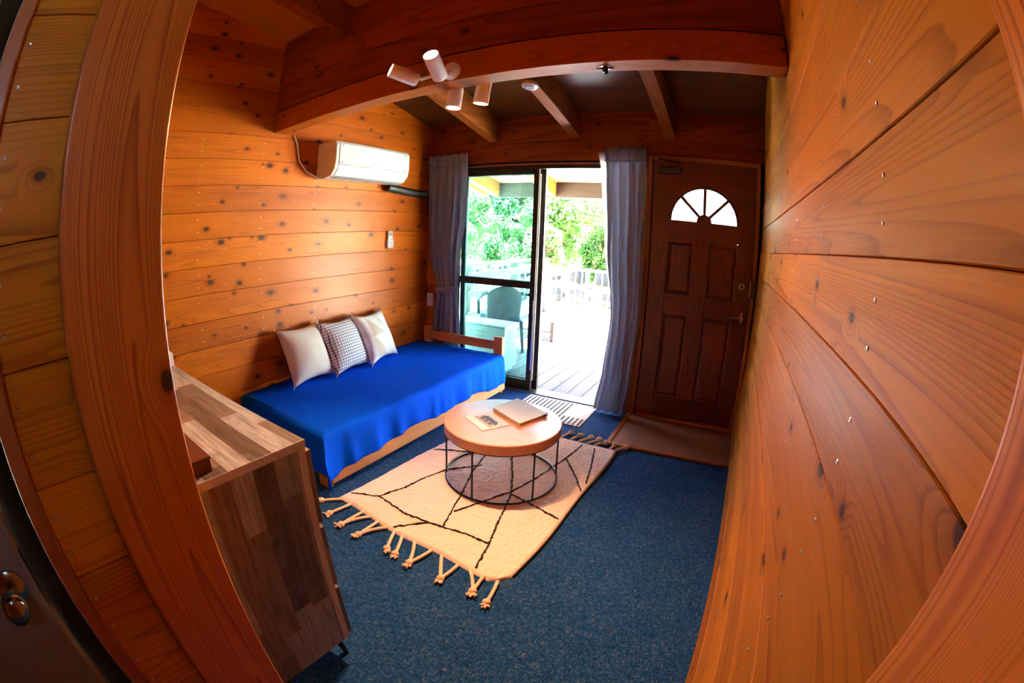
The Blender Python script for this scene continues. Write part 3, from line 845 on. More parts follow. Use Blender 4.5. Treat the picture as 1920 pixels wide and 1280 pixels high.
# ================================================================== wall things
ac = thing('air_conditioner', (XL, 2.4, 1.735), 'white wall air conditioner above the bed', 'air conditioner')
def acsec(y, k=0.):
    x = XL + .001
    pts = [(x, 1.745), (x + .10, 1.737 + k), (x + .165, 1.752), (x + .207, 1.80), (x + .218, 1.86), (x + .218, 1.975), (x + .205, 2.0), (x + .19, 2.004), (x, 2.004)]
    return [(a, y, b) for a, b in pts]
part('body', MB().loft([acsec(2.004), acsec(2.012), acsec(2.778), acsec(2.786)][::-1]), 'white_plastic', ac, org=(XL, 2.4, 1.735), bevel=.006, seg=3)
m = MB()
xs = XL + .22
m.box(xs - .003, xs + .003, 2.035, 2.755, 1.835, 1.982)
part('front_panel', m, 'white_plastic', ac, org=(xs, 2.4, 1.9), bevel=.002)
part('panel_gap', MB().box(xs - .002, xs + .0015, 2.03, 2.76, 1.824, 1.8335), 'grey_plastic', ac, org=(xs, 2.4, 1.83))
m = MB().loft([[(XL + .172, y, 1.7535), (XL + .2115, y, 1.798), (XL + .2175, y, 1.822), (XL + .2135, y, 1.822), (XL + .207, y, 1.80), (XL + .169, y, 1.758)] for y in (2.755, 2.035)])
part('louver', m, 'white_plastic', ac, org=(xs, 2.4, 1.78))
part('louver_slot', MB().box(XL + .10, XL + .17, 2.05, 2.74, 1.7385, 1.7415), 'grey_plastic', ac, org=(xs, 2.4, 1.74))
for y in (2.06, 2.73):
    part('screw_cap', MB().box(xs, xs + .0045, y - .012, y + .012, 1.842, 1.85), 'grey_plastic', ac, org=(xs, y, 1.84))
    part('screw_cap', MB().box(xs, xs + .0045, y - .012, y + .012, 1.966, 1.973), 'grey_plastic', ac, org=(xs, y, 1.97))
part('emblem', MB().box(xs + .0028, xs + .0036, 2.375, 2.425, 1.853, 1.858), 'grey_plastic', ac, org=(xs, 2.4, 1.85))
cb = tag(MB().tube([(XL + .012, 1.77, 2.046), (XL + .014, 1.80, 1.99), (XL + .012, 1.815, 1.93), (XL + .012, 1.835, 1.86), (XL + .014, 1.90, 1.79), (XL + .02, 1.97, 1.762), (XL + .03, 2.0, 1.750)], .006, 8).build('power_cable', 'white_plastic', org=(XL, 1.8, 2), smooth=50), 'thin white cable hanging from the beam to the air conditioner', 'cable')
pd = tag(MB().tube([(XL + .045, 2.72, 1.722), (XL + .045, 2.95, 1.70), (XL + .045, 3.24, 1.686)], .034, 14).build('pipe_sleeve', 'dark_plastic', org=(XL, 3, 1.7), smooth=50), 'black pipe sleeve running from the air conditioner to the corner', 'pipe')
rm = thing('remote_control', (XL, 2.80, 1.21), 'white remote control in its holder on the plank wall', 'remote')
boxp('holder', 'white_plastic', rm, XL + .002, XL + .026, 2.768, 2.842, 1.212, 1.29, bevel=.006, seg=3)
boxp('handset', 'white_plastic', rm, XL + .006, XL + .022, 2.776, 2.834, 1.225, 1.355, bevel=.005, seg=3)
boxp('display', 'grey_plastic', rm, XL + .0218, XL + .0226, 2.783, 2.827, 1.315, 1.345)
sw = thing('wall_switch', (-2.615, YF, .71), 'white switch plate on the wall beside the left curtain', 'switch')
boxp('plate', 'white_plastic', sw, -2.65, -2.58, YF - .012, YF - .0015, .655, .775, bevel=.003)
boxp('rocker', 'white_plastic', sw, -2.63, -2.60, YF - .016, YF - .011, .685, .745, bevel=.002)

# ------------------------------------------------------------------ curtains
def lerp_tab(tab, z):
    for (z0, a0, b0), (z1, a1, b1) in zip(tab, tab[1:]):
        if z >= z1:
            t = (z0 - z) / (z0 - z1) if z0 != z1 else 0
            t = t * t * (3 - 2 * t)
            return a0 + (a1 - a0) * t, b0 + (b1 - b0) * t
    return tab[-1][1:]
def curtain(label, tab, yc, npl, ztie, seed, band_on=True, lining=0):
    rnd = random.Random(seed)
    ph = [rnd.uniform(0, 6.28) for _ in range(4)]
    ztop, zbot = tab[0][0], tab[-1][0]
    c = thing('curtain', ((tab[0][1] + tab[0][2]) / 2, yc, zbot), label, 'curtain', 'grey curtains at the sliding door')
    m = MB()
    def fn(u, v):
        z = ztop + (zbot - ztop) * v
        a, b = lerp_tab(tab, z)
        top = max(0, 1 - (ztop - z) / .12)
        amp = .010 + .010 * min(1, (ztop - z) / .5)
        tie = math.exp(-((z - ztie) / .13) ** 2)
        amp *= (1 - .45 * tie)
        uu = u + .012 * math.sin(3 * z + ph[0] + 9 * u)
        y = yc + amp * math.sin(2 * PI * npl * uu + .5 * math.sin(2.2 * z + ph[1])) + .15 * amp * math.sin(2 * PI * (npl * 2.3) * uu + ph[2])
        y += .006 * top * math.sin(2 * PI * 14 * u)
        zz = z + (.006 * math.sin(2 * PI * npl * u) if v == 0 else 0)
        return (a + (b - a) * u + .004 * math.sin(2 * PI * npl * u + 1.5), y, zz)
    m.grid(130, 70, fn)
    part('fabric', m, 'curtain_grey', c, smooth=180, solid=.003)
    a, b = lerp_tab(tab, ztop - .11)
    part('heading_seam', MB().grid(60, 2, lambda u, v: (a + (b - a) * u, yc - .032 + .004 * math.sin(2 * PI * npl * u), ztop - .118 + .012 * v)), 'curtain_grey', c, smooth=180, solid=.003)
    if lining:
        def lin(u, v):
            z = ztop - .03 - (ztop - 1.05) * v
            a0, b0 = lerp_tab(tab, z)
            w = .052 * (1 - v) ** .7 + .004
            return (a0 - w + (w + .03) * u, yc + .030 + .012 * math.sin(u * 3.1), z)
        part('lining', MB().grid(8, 30, lin), 'curtain_lining', c, smooth=180, solid=.002)
    if not band_on: return c
    a, b = lerp_tab(tab, ztie)
    cx, hw = (a + b) / 2, (b - a) / 2 + .006
    m = MB()
    def band(u, v):
        t = 2 * PI * u
        return (cx + hw * math.cos(t), yc + (.042 + .003 * math.sin(5 * t)) * math.sin(t), ztie + .028 - .056 * v + .012 * math.cos(t))
    m.grid(48, 2, band)
    part('tieback', m, 'curtain_grey', c, smooth=180, solid=.004)
    return c
curtain('left grey curtain tied back behind the head of the bed',
        [(2.06, -2.645, -2.21), (1.9, -2.63, -2.205), (1.5, -2.615, -2.215), (1.15, -2.59, -2.262), (.83, -2.512, -2.275), (.45, -2.56, -2.24), (.03, -2.60, -2.19)], 3.285, 5, .83, 1)
curtain('right grey curtain tied back between the open doorway and the front door',
        [(2.05, -.985, -.664), (1.85, -.962, -.664), (1.3, -.938, -.66), (.76, -.880, -.652), (.35, -.905, -.664), (.012, -.945, -.686)], 3.262, 4, .76, 2, False, 1)

# ------------------------------------------------------------------ bed
bed = thing('bed', (-2.19, 2.3, 0), 'low pine bed with a railed headboard along the plank wall', 'bed')
boxp('head_post', 'pine_z', bed, -1.84, -1.758, 3.205, 3.245, 0, .487, bevel=.004)
boxp('head_post', 'pine_z', bed, -2.59, -2.505, 3.205, 3.245, 0, .487, bevel=.004)
boxp('head_rail', 'pine_x', bed, -2.505, -1.84, 3.212, 3.238, .372, .450, bevel=.004)
boxp('head_rail', 'pine_x', bed, -2.505, -1.84, 3.212, 3.238, .12, .24, bevel=.004)
boxp('foot_post', 'pine_z', bed, -1.84, -1.758, 1.295, 1.335, 0, .25, bevel=.004)
boxp('foot_post', 'pine_z', bed, -2.59, -2.505, 1.295, 1.335, 0, .25, bevel=.004)
boxp('foot_rail', 'pine_x', bed, -2.505, -1.84, 1.302, 1.328, .06, .22, bevel=.004)
boxp('side_board', 'pine_y', bed, -1.757, -1.735, 1.31, 3.235, .035, .225, bevel=.003)
boxp('side_board', 'pine_y', bed, -2.615, -2.592, 1.31, 3.235, .035, .225, bevel=.003)
for k in range(12):
    boxp('slat', 'pine_x', bed, -2.59, -1.758, 1.37 + k * .155, 1.44 + k * .155, .19, .208)
boxp('mattress', 'mattress_white', bed, -2.62, -1.765, 1.325, 3.19, .21, .325, bevel=.03, seg=3)

ZT = .343
def spread_pt(a, b):
    """a: distance from the wall edge, b: distance from the head"""
    A, B = .875, 1.885               # flat size
    xw, yh = XL + .022, 3.198
    da, db = max(0, a - A), max(0, b - B)
    x, y, z = xw + min(a, A), yh - min(b, B), ZT
    nz = noise.noise(Vector((a * 3.1, b * 2.7, 1.3))) * .006 + noise.noise(Vector((a * 9, b * 7, 4.3))) * .0025
    z += nz
    r = .03
    if da > 0 or db > 0:
        mx, mn = max(da, db), min(da, db)
        # soft edge
        def edge(d):
            if d <= 0: return 0, 0
            t = min(d / (r * 1.57), 1)
            return r * math.sin(t * PI / 2), (r * (1 - math.cos(t * PI / 2)) + max(0, d - r * 1.57))
        ox, dzx = edge(da); oy, dzy = edge(db)
        dz = max(dzx, dzy) + .22 * min(dzx, dzy)
        x += ox; y -= oy
        if mn > 0:
            x += mn * .16; y -= mn * .10
        hang = min(1, dz / .2)
        wv = noise.noise(Vector((b * 7.5, 7.7, 0))) + .8 * noise.noise(Vector((b * 13, 2.7, 0))) + .25 * math.sin(b * 34 + 3 * noise.noise(Vector((b * 4, 0, 0))))
        if da > 0: x += hang * (.016 + .018 * wv)
        wv2 = noise.noise(Vector((a * 6.5, 1.7, 5))) + .5 * math.sin(a * 26)
        if db > 0: y -= hang * (.012 + .014 * wv2)
        z -= dz
    return (x, y, max(z, .006 + .004 * math.sin(a * 40)))
def hemA(b): return .875 + .225 + .06 * math.exp(-max(0, 1.885 - b) / .16) + .012 * math.sin(b * 9) + .018 * noise.noise(Vector((b * 4, 9, 0))) + (.02 if b < .3 else 0)
m = MB()
NB, NA = 150, 90
m.grid(NA, NB, lambda u, v: spread_pt(u * hemA(v * 2.16), v * (1.885 + .255 + .01 * math.sin(u * 9))))
tag(m.build('bedspread', 'bedspread_blue', org=(-2.2, 2.2, ZT), smooth=180, solid=.003), 'bright blue bedspread draped over the low bed', 'bedspread')

# cushions
def cushion(label, mat, base, yaw, lean, s, thick, seed):
    n = 28
    rnd = random.Random(seed)
    m = MB()
    def side(sg):
        def fn(u, v):
            a, b = 2 * u - 1, 2 * v - 1
            pin = .15
            x = s * a * (1 - pin * (1 - b * b)) ; z = s * b * (1 - pin * (1 - a * a))
            q = max(0, (1 - a * a) * (1 - b * b))
            y = sg * (thick * q ** .48 + .002)
            y += .006 * noise.noise(Vector((a * 2.2, b * 2.2, seed + sg))) * q ** .3
            if abs(a) == 1 or abs(b) == 1: y = 0
            return (x, y, z)
        return fn
    m.grid(n, n, side(-1))
    o = len(m.v)
    m.grid(n, n, side(1))
    m.f = [f if k < n * n else tuple(reversed(f)) for k, f in enumerate(m.f)]
    ob = m.build('cushion', mat, org=(0, 0, 0), smooth=180)
    # weld the rim
    w = ob.modifiers.new('weld', 'WELD'); w.merge_threshold = .0004
    # local x along the wall (+y), local z up the lean, local -y faces the room
    zdir = Vector((-math.sin(lean), 0, math.cos(lean)))
    xdir = Vector((0, 1, 0))
    ydir = zdir.cross(xdir)
    M = Matrix((xdir, ydir, zdir)).transposed()
    M = Matrix.Rotation(yaw, 3, 'Z') @ M
    ctr = Vector(base) + M @ Vector((0, 0, s * .93))
    ob.matrix_world = Matrix.Translation(ctr) @ M.to_4x4()
    # corner tufts
    for a in (-1, 1):
        for b in (-1, 1):
            t = MB()
            for k in range(5):
                e = Vector((a * s, 0, b * s)) ; d = Vector((a, rnd.uniform(-.5, .5), b)).normalized() * rnd.uniform(.008, .018)
                t.tube([e * .975, e + d], [.004, .0015], 5)
            c = t.build('corner_tuft', mat, org=(0, 0, 0)); c.parent = ob
    return tag(ob, label, 'cushion', 'cushions along the wall side of the bed')
cushion('plain cream cushion leaning nearest the chest of drawers', 'cushion_cream', (-2.45, 1.805, .362), R(4), R(24), .205, .092, 1)
cushion('white cushion with a dark grid check, middle of the three', 'cushion_check', (-2.425, 2.155, .362), R(9), R(24), .205, .085, 2)
cushion('cream cushion with beige triangles nearest the headboard', 'cushion_tri', (-2.43, 2.505, .362), R(14), R(24), .205, .085, 3)

# ------------------------------------------------------------------ rug
rug = thing('rug', (-1.11, 1.94, 0), 'cream wool rug with dark crossing lines and knotted tassels', 'rug')
RC = ((-1.648, 1.262), (-.607, 1.192), (-.562, 2.632), (-1.56, 2.66))   # near left, near right, far right, far left
def rug_xy(u, v):
    a = Vector(RC[0]).lerp(Vector(RC[1]), u); b = Vector(RC[3]).lerp(Vector(RC[2]), u)
    p = a.lerp(b, v)
    p.x += .006 * math.sin(v * 11 + u * 5); p.y += .008 * math.sin(u * 12) * (1 - v)
    # rounded near right corner
    cu, cv = max(0, u - .93) / .07, max(0, .05 - v) / .05
    if cu > 0 and cv > 0:
        k = cu * cv; p.x -= .03 * k; p.y += .03 * k
    return p
def rug_fn(u, v):
    p = rug_xy(u, v)
    e = min(u, 1 - u, v, 1 - v)
    h = .016 * min(1, (e / .012)) ** .5 if e > 0 else .001
    h += .0035 * noise.noise(Vector((p.x * 60, p.y * 45, 0))) * min(1, e / .01) + .003 * noise.noise(Vector((p.x * 14, p.y * 14, 3)))* min(1, e / .01)
    return (p.x, p.y, max(h, .001))
part('pile', MB().grid(170, 240, rug_fn), 'rug_wool', rug, smooth=180)
LINES = [
 [(-1.62, 1.334), (-1.473, 1.408)], [(-1.473, 1.408), (-1.262, 1.367), (-1.136, 1.376), (-1.049, 1.386)],
 [(-1.473, 1.408), (-1.425, 1.563), (-1.399, 1.72), (-1.356, 1.858)], [(-1.049, 1.386), (-.911, 1.403), (-.802, 1.396)],
 [(-1.237, 1.245), (-1.184, 1.312), (-1.125, 1.38)], [(-.802, 1.396), (-.783, 1.309), (-.764, 1.22)],
 [(-.802, 1.396), (-.855, 1.578), (-.89, 1.723), (-.92, 1.826), (-1.007, 2.007), (-1.101, 2.178), (-1.18, 2.38)],
 [(-1.049, 1.386), (-1.103, 1.555), (-1.148, 1.711), (-1.217, 1.908), (-1.246, 2.044), (-1.261, 2.117), (-1.30, 2.3)],
 [(-1.081, 1.523), (-1.027, 1.636), (-.981, 1.744), (-.928, 1.852), (-.884, 2.025), (-.844, 2.236), (-.819, 2.361), (-.795, 2.59)],
 [(-.92, 1.826), (-.769, 1.784), (-.607, 1.734)], [(-.819, 2.361), (-.695, 2.187), (-.602, 2.038)],
 [(-.705, 2.576), (-.644, 2.323), (-.607, 2.13)], [(-1.571, 2.025), (-1.48, 2.071), (-1.403, 2.107), (-1.25, 2.2)], [(-1.356, 1.858), (-1.25, 1.98), (-1.217, 2.02)],
]
for L in LINES:
    pts = []
    for (a, b) in zip(L, L[1:]):
        n = max(2, int(math.dist(a, b) / .012))
        for k in range(n):
            t = k / n
            x, y = a[0] + (b[0] - a[0]) * t, a[1] + (b[1] - a[1]) * t
            pts.append((x + random.uniform(-.0025, .0025), y + random.uniform(-.0025, .0025), .0165 + .003 * noise.noise(Vector((x * 14, y * 14, 3))) + random.uniform(-.0012, .0012)))
    pts.append((L[-1][0], L[-1][1], .0165))
    part('line', MB().tube(pts, [random.uniform(.0036, .0072) for _ in pts], 5), 'rug_line', rug, org=(L[0][0], L[0][1], .016))
part('edge_cord', MB().tube([(*rug_xy(1.0, .05 + .95 * k / 40), .008) for k in range(41)], .0045, 5), 'rug_line', rug, org=(-.6, 2, 0))
def tassel(edges, knot, rnd):
    m = MB(); K = Vector((*knot, .012))
    for e in edges:
        p0 = Vector((*e, .012)); mid = (p0 + K) / 2 + Vector((rnd.uniform(-.02, .02), rnd.uniform(-.005, .012), .006))
        path = [p0.lerp(mid, t).lerp(mid.lerp(K, t), t) for t in [k / 6 for k in range(7)]]
        m.tube(path, [.0075, .0085, .008, .008, .0085, .008, .009], 7)
    out = (K - sum((Vector((*e, .012)) for e in edges), Vector()) / len(edges)).normalized()
    m.lathe([(0, -.016), (.013, -.013), (.019, 0), (.014, .012), (0, .016)], K, out, 9)
    for k in range(12):
        a = rnd.uniform(-1.1, 1.1)
        d = Vector((out.x * math.cos(a) - out.y * math.sin(a), out.x * math.sin(a) + out.y * math.cos(a), rnd.uniform(-.1, .35))) * rnd.uniform(.018, .034)
        q = K + out * .006
        e = q + d; e.z = max(e.z, .005)
        m.tube([q, e], [.0055, .003], 5)
    return m
NEAR = [([(-1.608, 1.262)], (-1.688, 1.176)), ([(-1.542, 1.26)], (-1.566, 1.125)), ([(-1.444, 1.25), (-1.384, 1.245)], (-1.451, 1.1)),
        ([(-1.329, 1.24), (-1.26, 1.23)], (-1.329, 1.097)), ([(-1.214, 1.23)], (-1.156, 1.106)), ([(-1.168, 1.23)], (-1.103, 1.1)),
        ([(-1.091, 1.222), (-.991, 1.216)], (-1.016, 1.089)), ([(-.934, 1.215), (-.84, 1.208)], (-.849, 1.087)),
        ([(-.787, 1.208), (-.71, 1.2)], (-.7, 1.094)), ([(-.646, 1.2)], (-.621, 1.067))]
FAR = [([(-1.5, 2.655)], (-1.52, 2.75)), ([(-1.4, 2.652)], (-1.38, 2.745)), ([(-1.29, 2.65)], (-1.27, 2.75)), ([(-1.18, 2.648)], (-1.16, 2.745)), ([(-1.07, 2.645)], (-1.05, 2.74)),
       ([(-.963, 2.640)], (-.937, 2.742)), ([(-.896, 2.638)], (-.865, 2.732)), ([(-.843, 2.636)], (-.788, 2.736)), ([(-.786, 2.634)], (-.727, 2.73)),
       ([(-.722, 2.632)], (-.668, 2.708)), ([(-.616, 2.63)], (-.605, 2.70)), ([(-.575, 2.625)], (-.525, 2.703))]
rt = random.Random(5)
for e, k in NEAR + FAR:
    part('tassel', tassel(e, k, rt), 'rug_rope', rug, org=(k[0], k[1], 0), smooth=60)

# ------------------------------------------------------------------ coffee table
TX, TY = -1.066, 1.982
tb = thing('coffee_table', (TX, TY, .017), 'round light wood coffee table on a thin black wire frame', 'table')
part('table_top', MB().lathe([(0, 0), (.314, 0), (.319, .004), (.319, .052), (.315, .056), (0, .056)], (TX, TY, .304), (0, 0, 1), 96), 'table_oak', tb, smooth=35)
ZB = .021
part('base_ring', MB().tube([(TX + .314 * math.cos(2 * PI * k / 80), TY + .314 * math.sin(2 * PI * k / 80), ZB + .001) for k in range(80)], .0052, 8, True), 'black_metal', tb, smooth=60)
part('upper_ring', MB().tube([(TX + .305 * math.cos(2 * PI * k / 80), TY + .305 * math.sin(2 * PI * k / 80), .299) for k in range(80)], .005, 8, True), 'black_metal', tb, smooth=60)
for k in range(6):
    a = R(30 + 60 * k)
    part('leg', MB().tube([(TX + .312 * math.cos(a), TY + .312 * math.sin(a), ZB + .002), (TX + .308 * math.cos(a), TY + .308 * math.sin(a), .302)], .0052, 8), 'black_metal', tb, smooth=60)
# things on the table
def sheet_poly(m, pts, z0, z1):
    m.loft([[(x, y, z0) for x, y in pts], [(x, y, z1) for x, y in pts]])
mg = thing('leaflet', (-1.14, 1.91, .3605), 'leaflet with a photo of a cottage lying on the round table', 'leaflet')
A_, B_, C_, D_ = Vector((-1.262, 1.905)), Vector((-1.085, 1.80)), Vector((-1.0, 1.945)), Vector((-1.185, 2.045))
def mgp(u, v): return tuple(A_.lerp(B_, u).lerp(D_.lerp(C_, u), v))
m = MB(); sheet_poly(m, [mgp(0, 0), mgp(1, 0), mgp(1, 1), mgp(0, 1)], .3605, .3625)
part('sheet', m, 'paper_white', mg)
def pic(pts, mat, name, z):
    m = MB(); sheet_poly(m, [mgp(*q) for q in pts], z - .0004, z)
    part(name, m, mat, mg)
pic([(.12, .28), (.92, .28), (.92, .80), (.12, .80)], 'print_sky', 'photo', .3630)
pic([(.12, .28), (.92, .28), (.92, .40), (.12, .40)], 'print_grey', 'photo_ground', .3633)
pic([(.20, .38), (.85, .38), (.85, .56), (.20, .56)], 'print_brown', 'photo_wall', .3636)
pic([(.15, .54), (.90, .54), (.76, .72), (.28, .72)], 'print_dark', 'photo_roof', .3639)
for a in (.28, .46, .66):
    pic([(a, .40), (a + .1, .40), (a + .1, .52), (a, .52)], 'print_dark', 'photo_window', .3639)
bk = thing('binder', (-1.05, 2.11, .3605), 'white binder lying on the round table', 'binder')
Q = [(-1.185, 2.075), (-.952, 1.955), (-.885, 2.165), (-1.135, 2.285)]
m = MB(); sheet_poly(m, Q, .3630, .3665)
part('cover', m, 'paper_white', bk, bevel=.001)
ctr = Vector((sum(q[0] for q in Q) / 4, sum(q[1] for q in Q) / 4))
m = MB(); sheet_poly(m, [tuple(ctr.lerp(Vector(q), .95)) for q in Q], .3666, .3735)
part('pages', m, 'paper_white', bk)
m = MB(); sheet_poly(m, Q, .3736, .3765)
part('cover', m, 'paper_white', bk, bevel=.001)
part('clip', MB().tube([(-.895, 2.13, .372), (-.878, 2.145, .374), (-.89, 2.17, .376)], .004, 6), 'black_metal', bk)

# ------------------------------------------------------------------ striped mat
mat_ = thing('door_mat', (-1.21, 3.1, 0), 'cream woven mat with black stripes inside the sliding door', 'mat')
MX0, MX1, MY0, MY1 = -1.52, -.925, 2.885, 3.318
part('weave', MB().grid(30, 20, lambda u, v: (MX0 + (MX1 - MX0) * u, MY0 + (MY1 - MY0) * v, .006 + .0012 * math.sin(u * 60) * math.sin(v * 20))).box(MX0, MX1, MY0, MY1, .0008, .0045), 'mat_cream', mat_)
for k in range(16):
    x = MX0 + .02 + k * .0365
    y1 = MY1 - .02 if x < -1.10 else 3.02
    boxp('stripe', 'mat_black', mat_, x, x + .013, MY0 + .008, 3.02, .0045, .0085)
    if x < -1.10: boxp('stripe', 'mat_black', mat_, x, x + .013, 3.035, y1, .0045, .0085)

# ------------------------------------------------------------------ chest of drawers
ch = thing('chest_of_drawers', (-1.4, .415, 0), 'chest of drawers in patchwork reclaimed wood with thin black feet', 'chest of drawers')
CX0, CX1, CY0, CY1, CZ0, CZ1 = -1.96, -.857, .255, .575, .105, .855
m = MB().box(CX0, CX1, CY0, CY1, CZ1 - .022, CZ1)
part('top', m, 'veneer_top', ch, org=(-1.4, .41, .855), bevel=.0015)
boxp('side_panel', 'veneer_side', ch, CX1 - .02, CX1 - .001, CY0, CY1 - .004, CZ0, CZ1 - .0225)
boxp('side_panel', 'veneer_side', ch, CX0 + .001, CX0 + .02, CY0, CY1 - .004, CZ0, CZ1 - .0225)
boxp('back_panel', 'veneer_side', ch, CX0 + .02, CX1 - .02, CY0, CY0 + .012, CZ0, CZ1 - .0225)
boxp('bottom_panel', 'veneer_side', ch, CX0 + .02, CX1 - .02, CY0 + .012, CY1 - .02, CZ0, CZ0 + .018)
boxp('edge_band', 'veneer_edge', ch, CX1 - .0012, CX1 + .0012, CY0, CY1, CZ1 - .0222, CZ1 - .0005)
part('edge_band', MB().box(CX1 - .0012, CX1 + .001, CY1 - .026, CY1 - .003, CZ0, CZ1 - .0225), 'veneer_edge_z', ch, org=(CX1, CY1, .5))
h3 = (CZ1 - .0225 - CZ0 - .02) / 3
for k in range(3):
    z0 = CZ0 + .012 + k * (h3 + .004)
    for xa, xb in ((CX0 + .004, (CX0 + CX1) / 2 - .002), ((CX0 + CX1) / 2 + .002, CX1 - .0015)):
        dr = part('drawer', MB().box(xa, xb, CY1 - .003, CY1 + .015, z0, z0 + h3 - .012), 'veneer_side' if k != 1 else 'veneer_top', ch, org=((xa + xb) / 2 + k * .3, CY1, z0 + k * .17), bevel=.001)
        part('pull', MB().box(xa + .1, xb - .1, CY1 + .015, CY1 + .030, z0 + h3 - .024, z0 + h3 - .012), 'black_metal', dr)
for x in (CX0 + .05, CX1 - .045):
    for y in (CY0 + .04, CY1 - .035):
        sx = .022 if x > -1.4 else -.022; sy = .012 if y > .4 else -.012
        part('foot', MB().loft([[(x + sx + r_ * math.cos(2 * PI * j / 10), y + sy + r_ * math.sin(2 * PI * j / 10), z) if z < .05 else (x + r_ * math.cos(2 * PI * j / 10), y + r_ * math.sin(2 * PI * j / 10), z) for j in range(10)] for r_, z in ((.008, .0), (.015, CZ0))]), 'black_metal', ch, smooth=50)
bx = thing('wooden_box', (-1.06, .31, CZ1), 'dark brown wooden box on the chest behind the jamb', 'box')
boxp('body', 'dark_box_wood', bx, -1.20, -.885, .262, .318, CZ1 + .0005, CZ1 + .030, bevel=.002)
boxp('lid', 'dark_box_wood', bx, -1.203, -.882, .260, .320, CZ1 + .0305, CZ1 + .038, bevel=.002)
tis = thing('tissue_box', (-1.89, .54, CZ1), 'small pale blue box at the far end of the chest', 'box')
boxp('carton', 'tissue', tis, -1.945, -1.83, .47, .572, CZ1 + .0005, CZ1 + .055, bevel=.003)
boxp('flap', 'paper_white', tis, -1.93, -1.845, .49, .555, CZ1 + .055, CZ1 + .058)

# ================================================================== outside
dk = tag(MB().box(-5.2, 1.6, YF + .135, 8.1, -.16, -.09).build('deck_floor', 'dark_gap', org=(0, 5, 0)), 'pale weathered deck outside the sliding door', 'deck', kind=S)
bd0 = None
for k in range(46):
    x = -5.1 + k * .1455
    if bd0 is None:
        bd0 = part('deck_board', MB().box(x, x + .138, YF + .137, 8.1, -.09, -.05), 'deck_wood', dk, org=(x, YF, -.05), bevel=.003)
    else:
        copy_of(bd0, dk, (x, YF, -.05))
def ground_z(x, y):
    return -.32 + .09 * max(0, y - 8.6) + .12 * noise.noise(Vector((x * .3, y * .3, 0)))
g = MB().grid(60, 60, lambda u, v: (-42 + 80 * u, -24 + 90 * v, ground_z(-42 + 80 * u, -24 + 90 * v)))
tag(g.build('ground', 'ground', org=(0, 5, -.3), smooth=180), 'bright sunlit ground rising beyond the deck', 'ground', kind=S)

rl = thing('metal_railing', (-3, 7.75, -.05), 'pale metal railing with thin balusters along the deck edge', 'railing')
RY = 7.75
boxp('top_rail', 'rail_paint', rl, -7.2, 1.3, RY - .025, RY + .025, .745, .79, bevel=.006)
boxp('bottom_rail', 'rail_paint', rl, -7.2, 1.3, RY - .015, RY + .015, .04, .07)
b0 = None
for k in range(66):
    x = -7.1 + k * .127
    if b0 is None: b0 = boxp('baluster', 'rail_paint', rl, x - .009, x + .009, RY - .009, RY + .009, .07, .745)
    else: copy_of(b0, rl, (x, RY, .4075))
for x in (-6.3, -4.45, -2.55, -.7, 1.2):
    boxp('post', 'rail_paint', rl, x - .03, x + .03, RY - .03, RY + .03, -.05, .80, bevel=.004)

fn_ = thing('wooden_fence', (-3.33, 5.0, -.05), 'grey wooden side railing of the deck behind the chair', 'fence')
for y in (5.0, 6.4, 7.6):
    boxp('post', 'fence_wood', fn_, -3.385, -3.275, y - .05, y + .05, -.05, .90, bevel=.006)
boxp('top_rail', 'fence_wood', fn_, -3.40, -3.26, 4.9, 7.7, .90, .94, bevel=.005)
for z in (.20, .48, .72):
    boxp('rail', 'fence_wood', fn_, -3.265, -3.235, 4.95, 7.7, z, z + .10, bevel=.004)

ou = thing('outdoor_unit', (-2.42, 3.95, -.05), 'white outdoor air conditioner unit behind the glass', 'outdoor unit')
boxp('casing', 'outdoor_white', ou, -2.83, -2.06, 3.80, 4.08, -.0, .43, bevel=.012, seg=3)
boxp('top_cover', 'outdoor_white', ou, -2.84, -2.05, 3.79, 4.09, .4305, .445, bevel=.004)
for k in range(9):
    part('grille_wire', MB().tube([(-2.045, 3.83 + k * .028, .04), (-2.035, 3.83 + k * .028, .05), (-2.035, 3.83 + k * .028, .38), (-2.05, 3.83 + k * .028, .40)], .0025, 5), 'outdoor_white', ou)
for z in (.1, .2, .3):
    part('grille_wire', MB().tube([(-2.033, 3.82, z), (-2.033, 4.07, z)], .003, 5), 'outdoor_white', ou)
for k in range(8):
    boxp('vent_slat', 'outdoor_grey', ou, -2.80, -2.30, 3.796, 3.80, .06 + k * .042, .075 + k * .042)
for x in (-2.75, -2.15):
    boxp('foot', 'outdoor_grey', ou, x - .05, x + .05, 3.82, 4.06, -.05, -.0005)

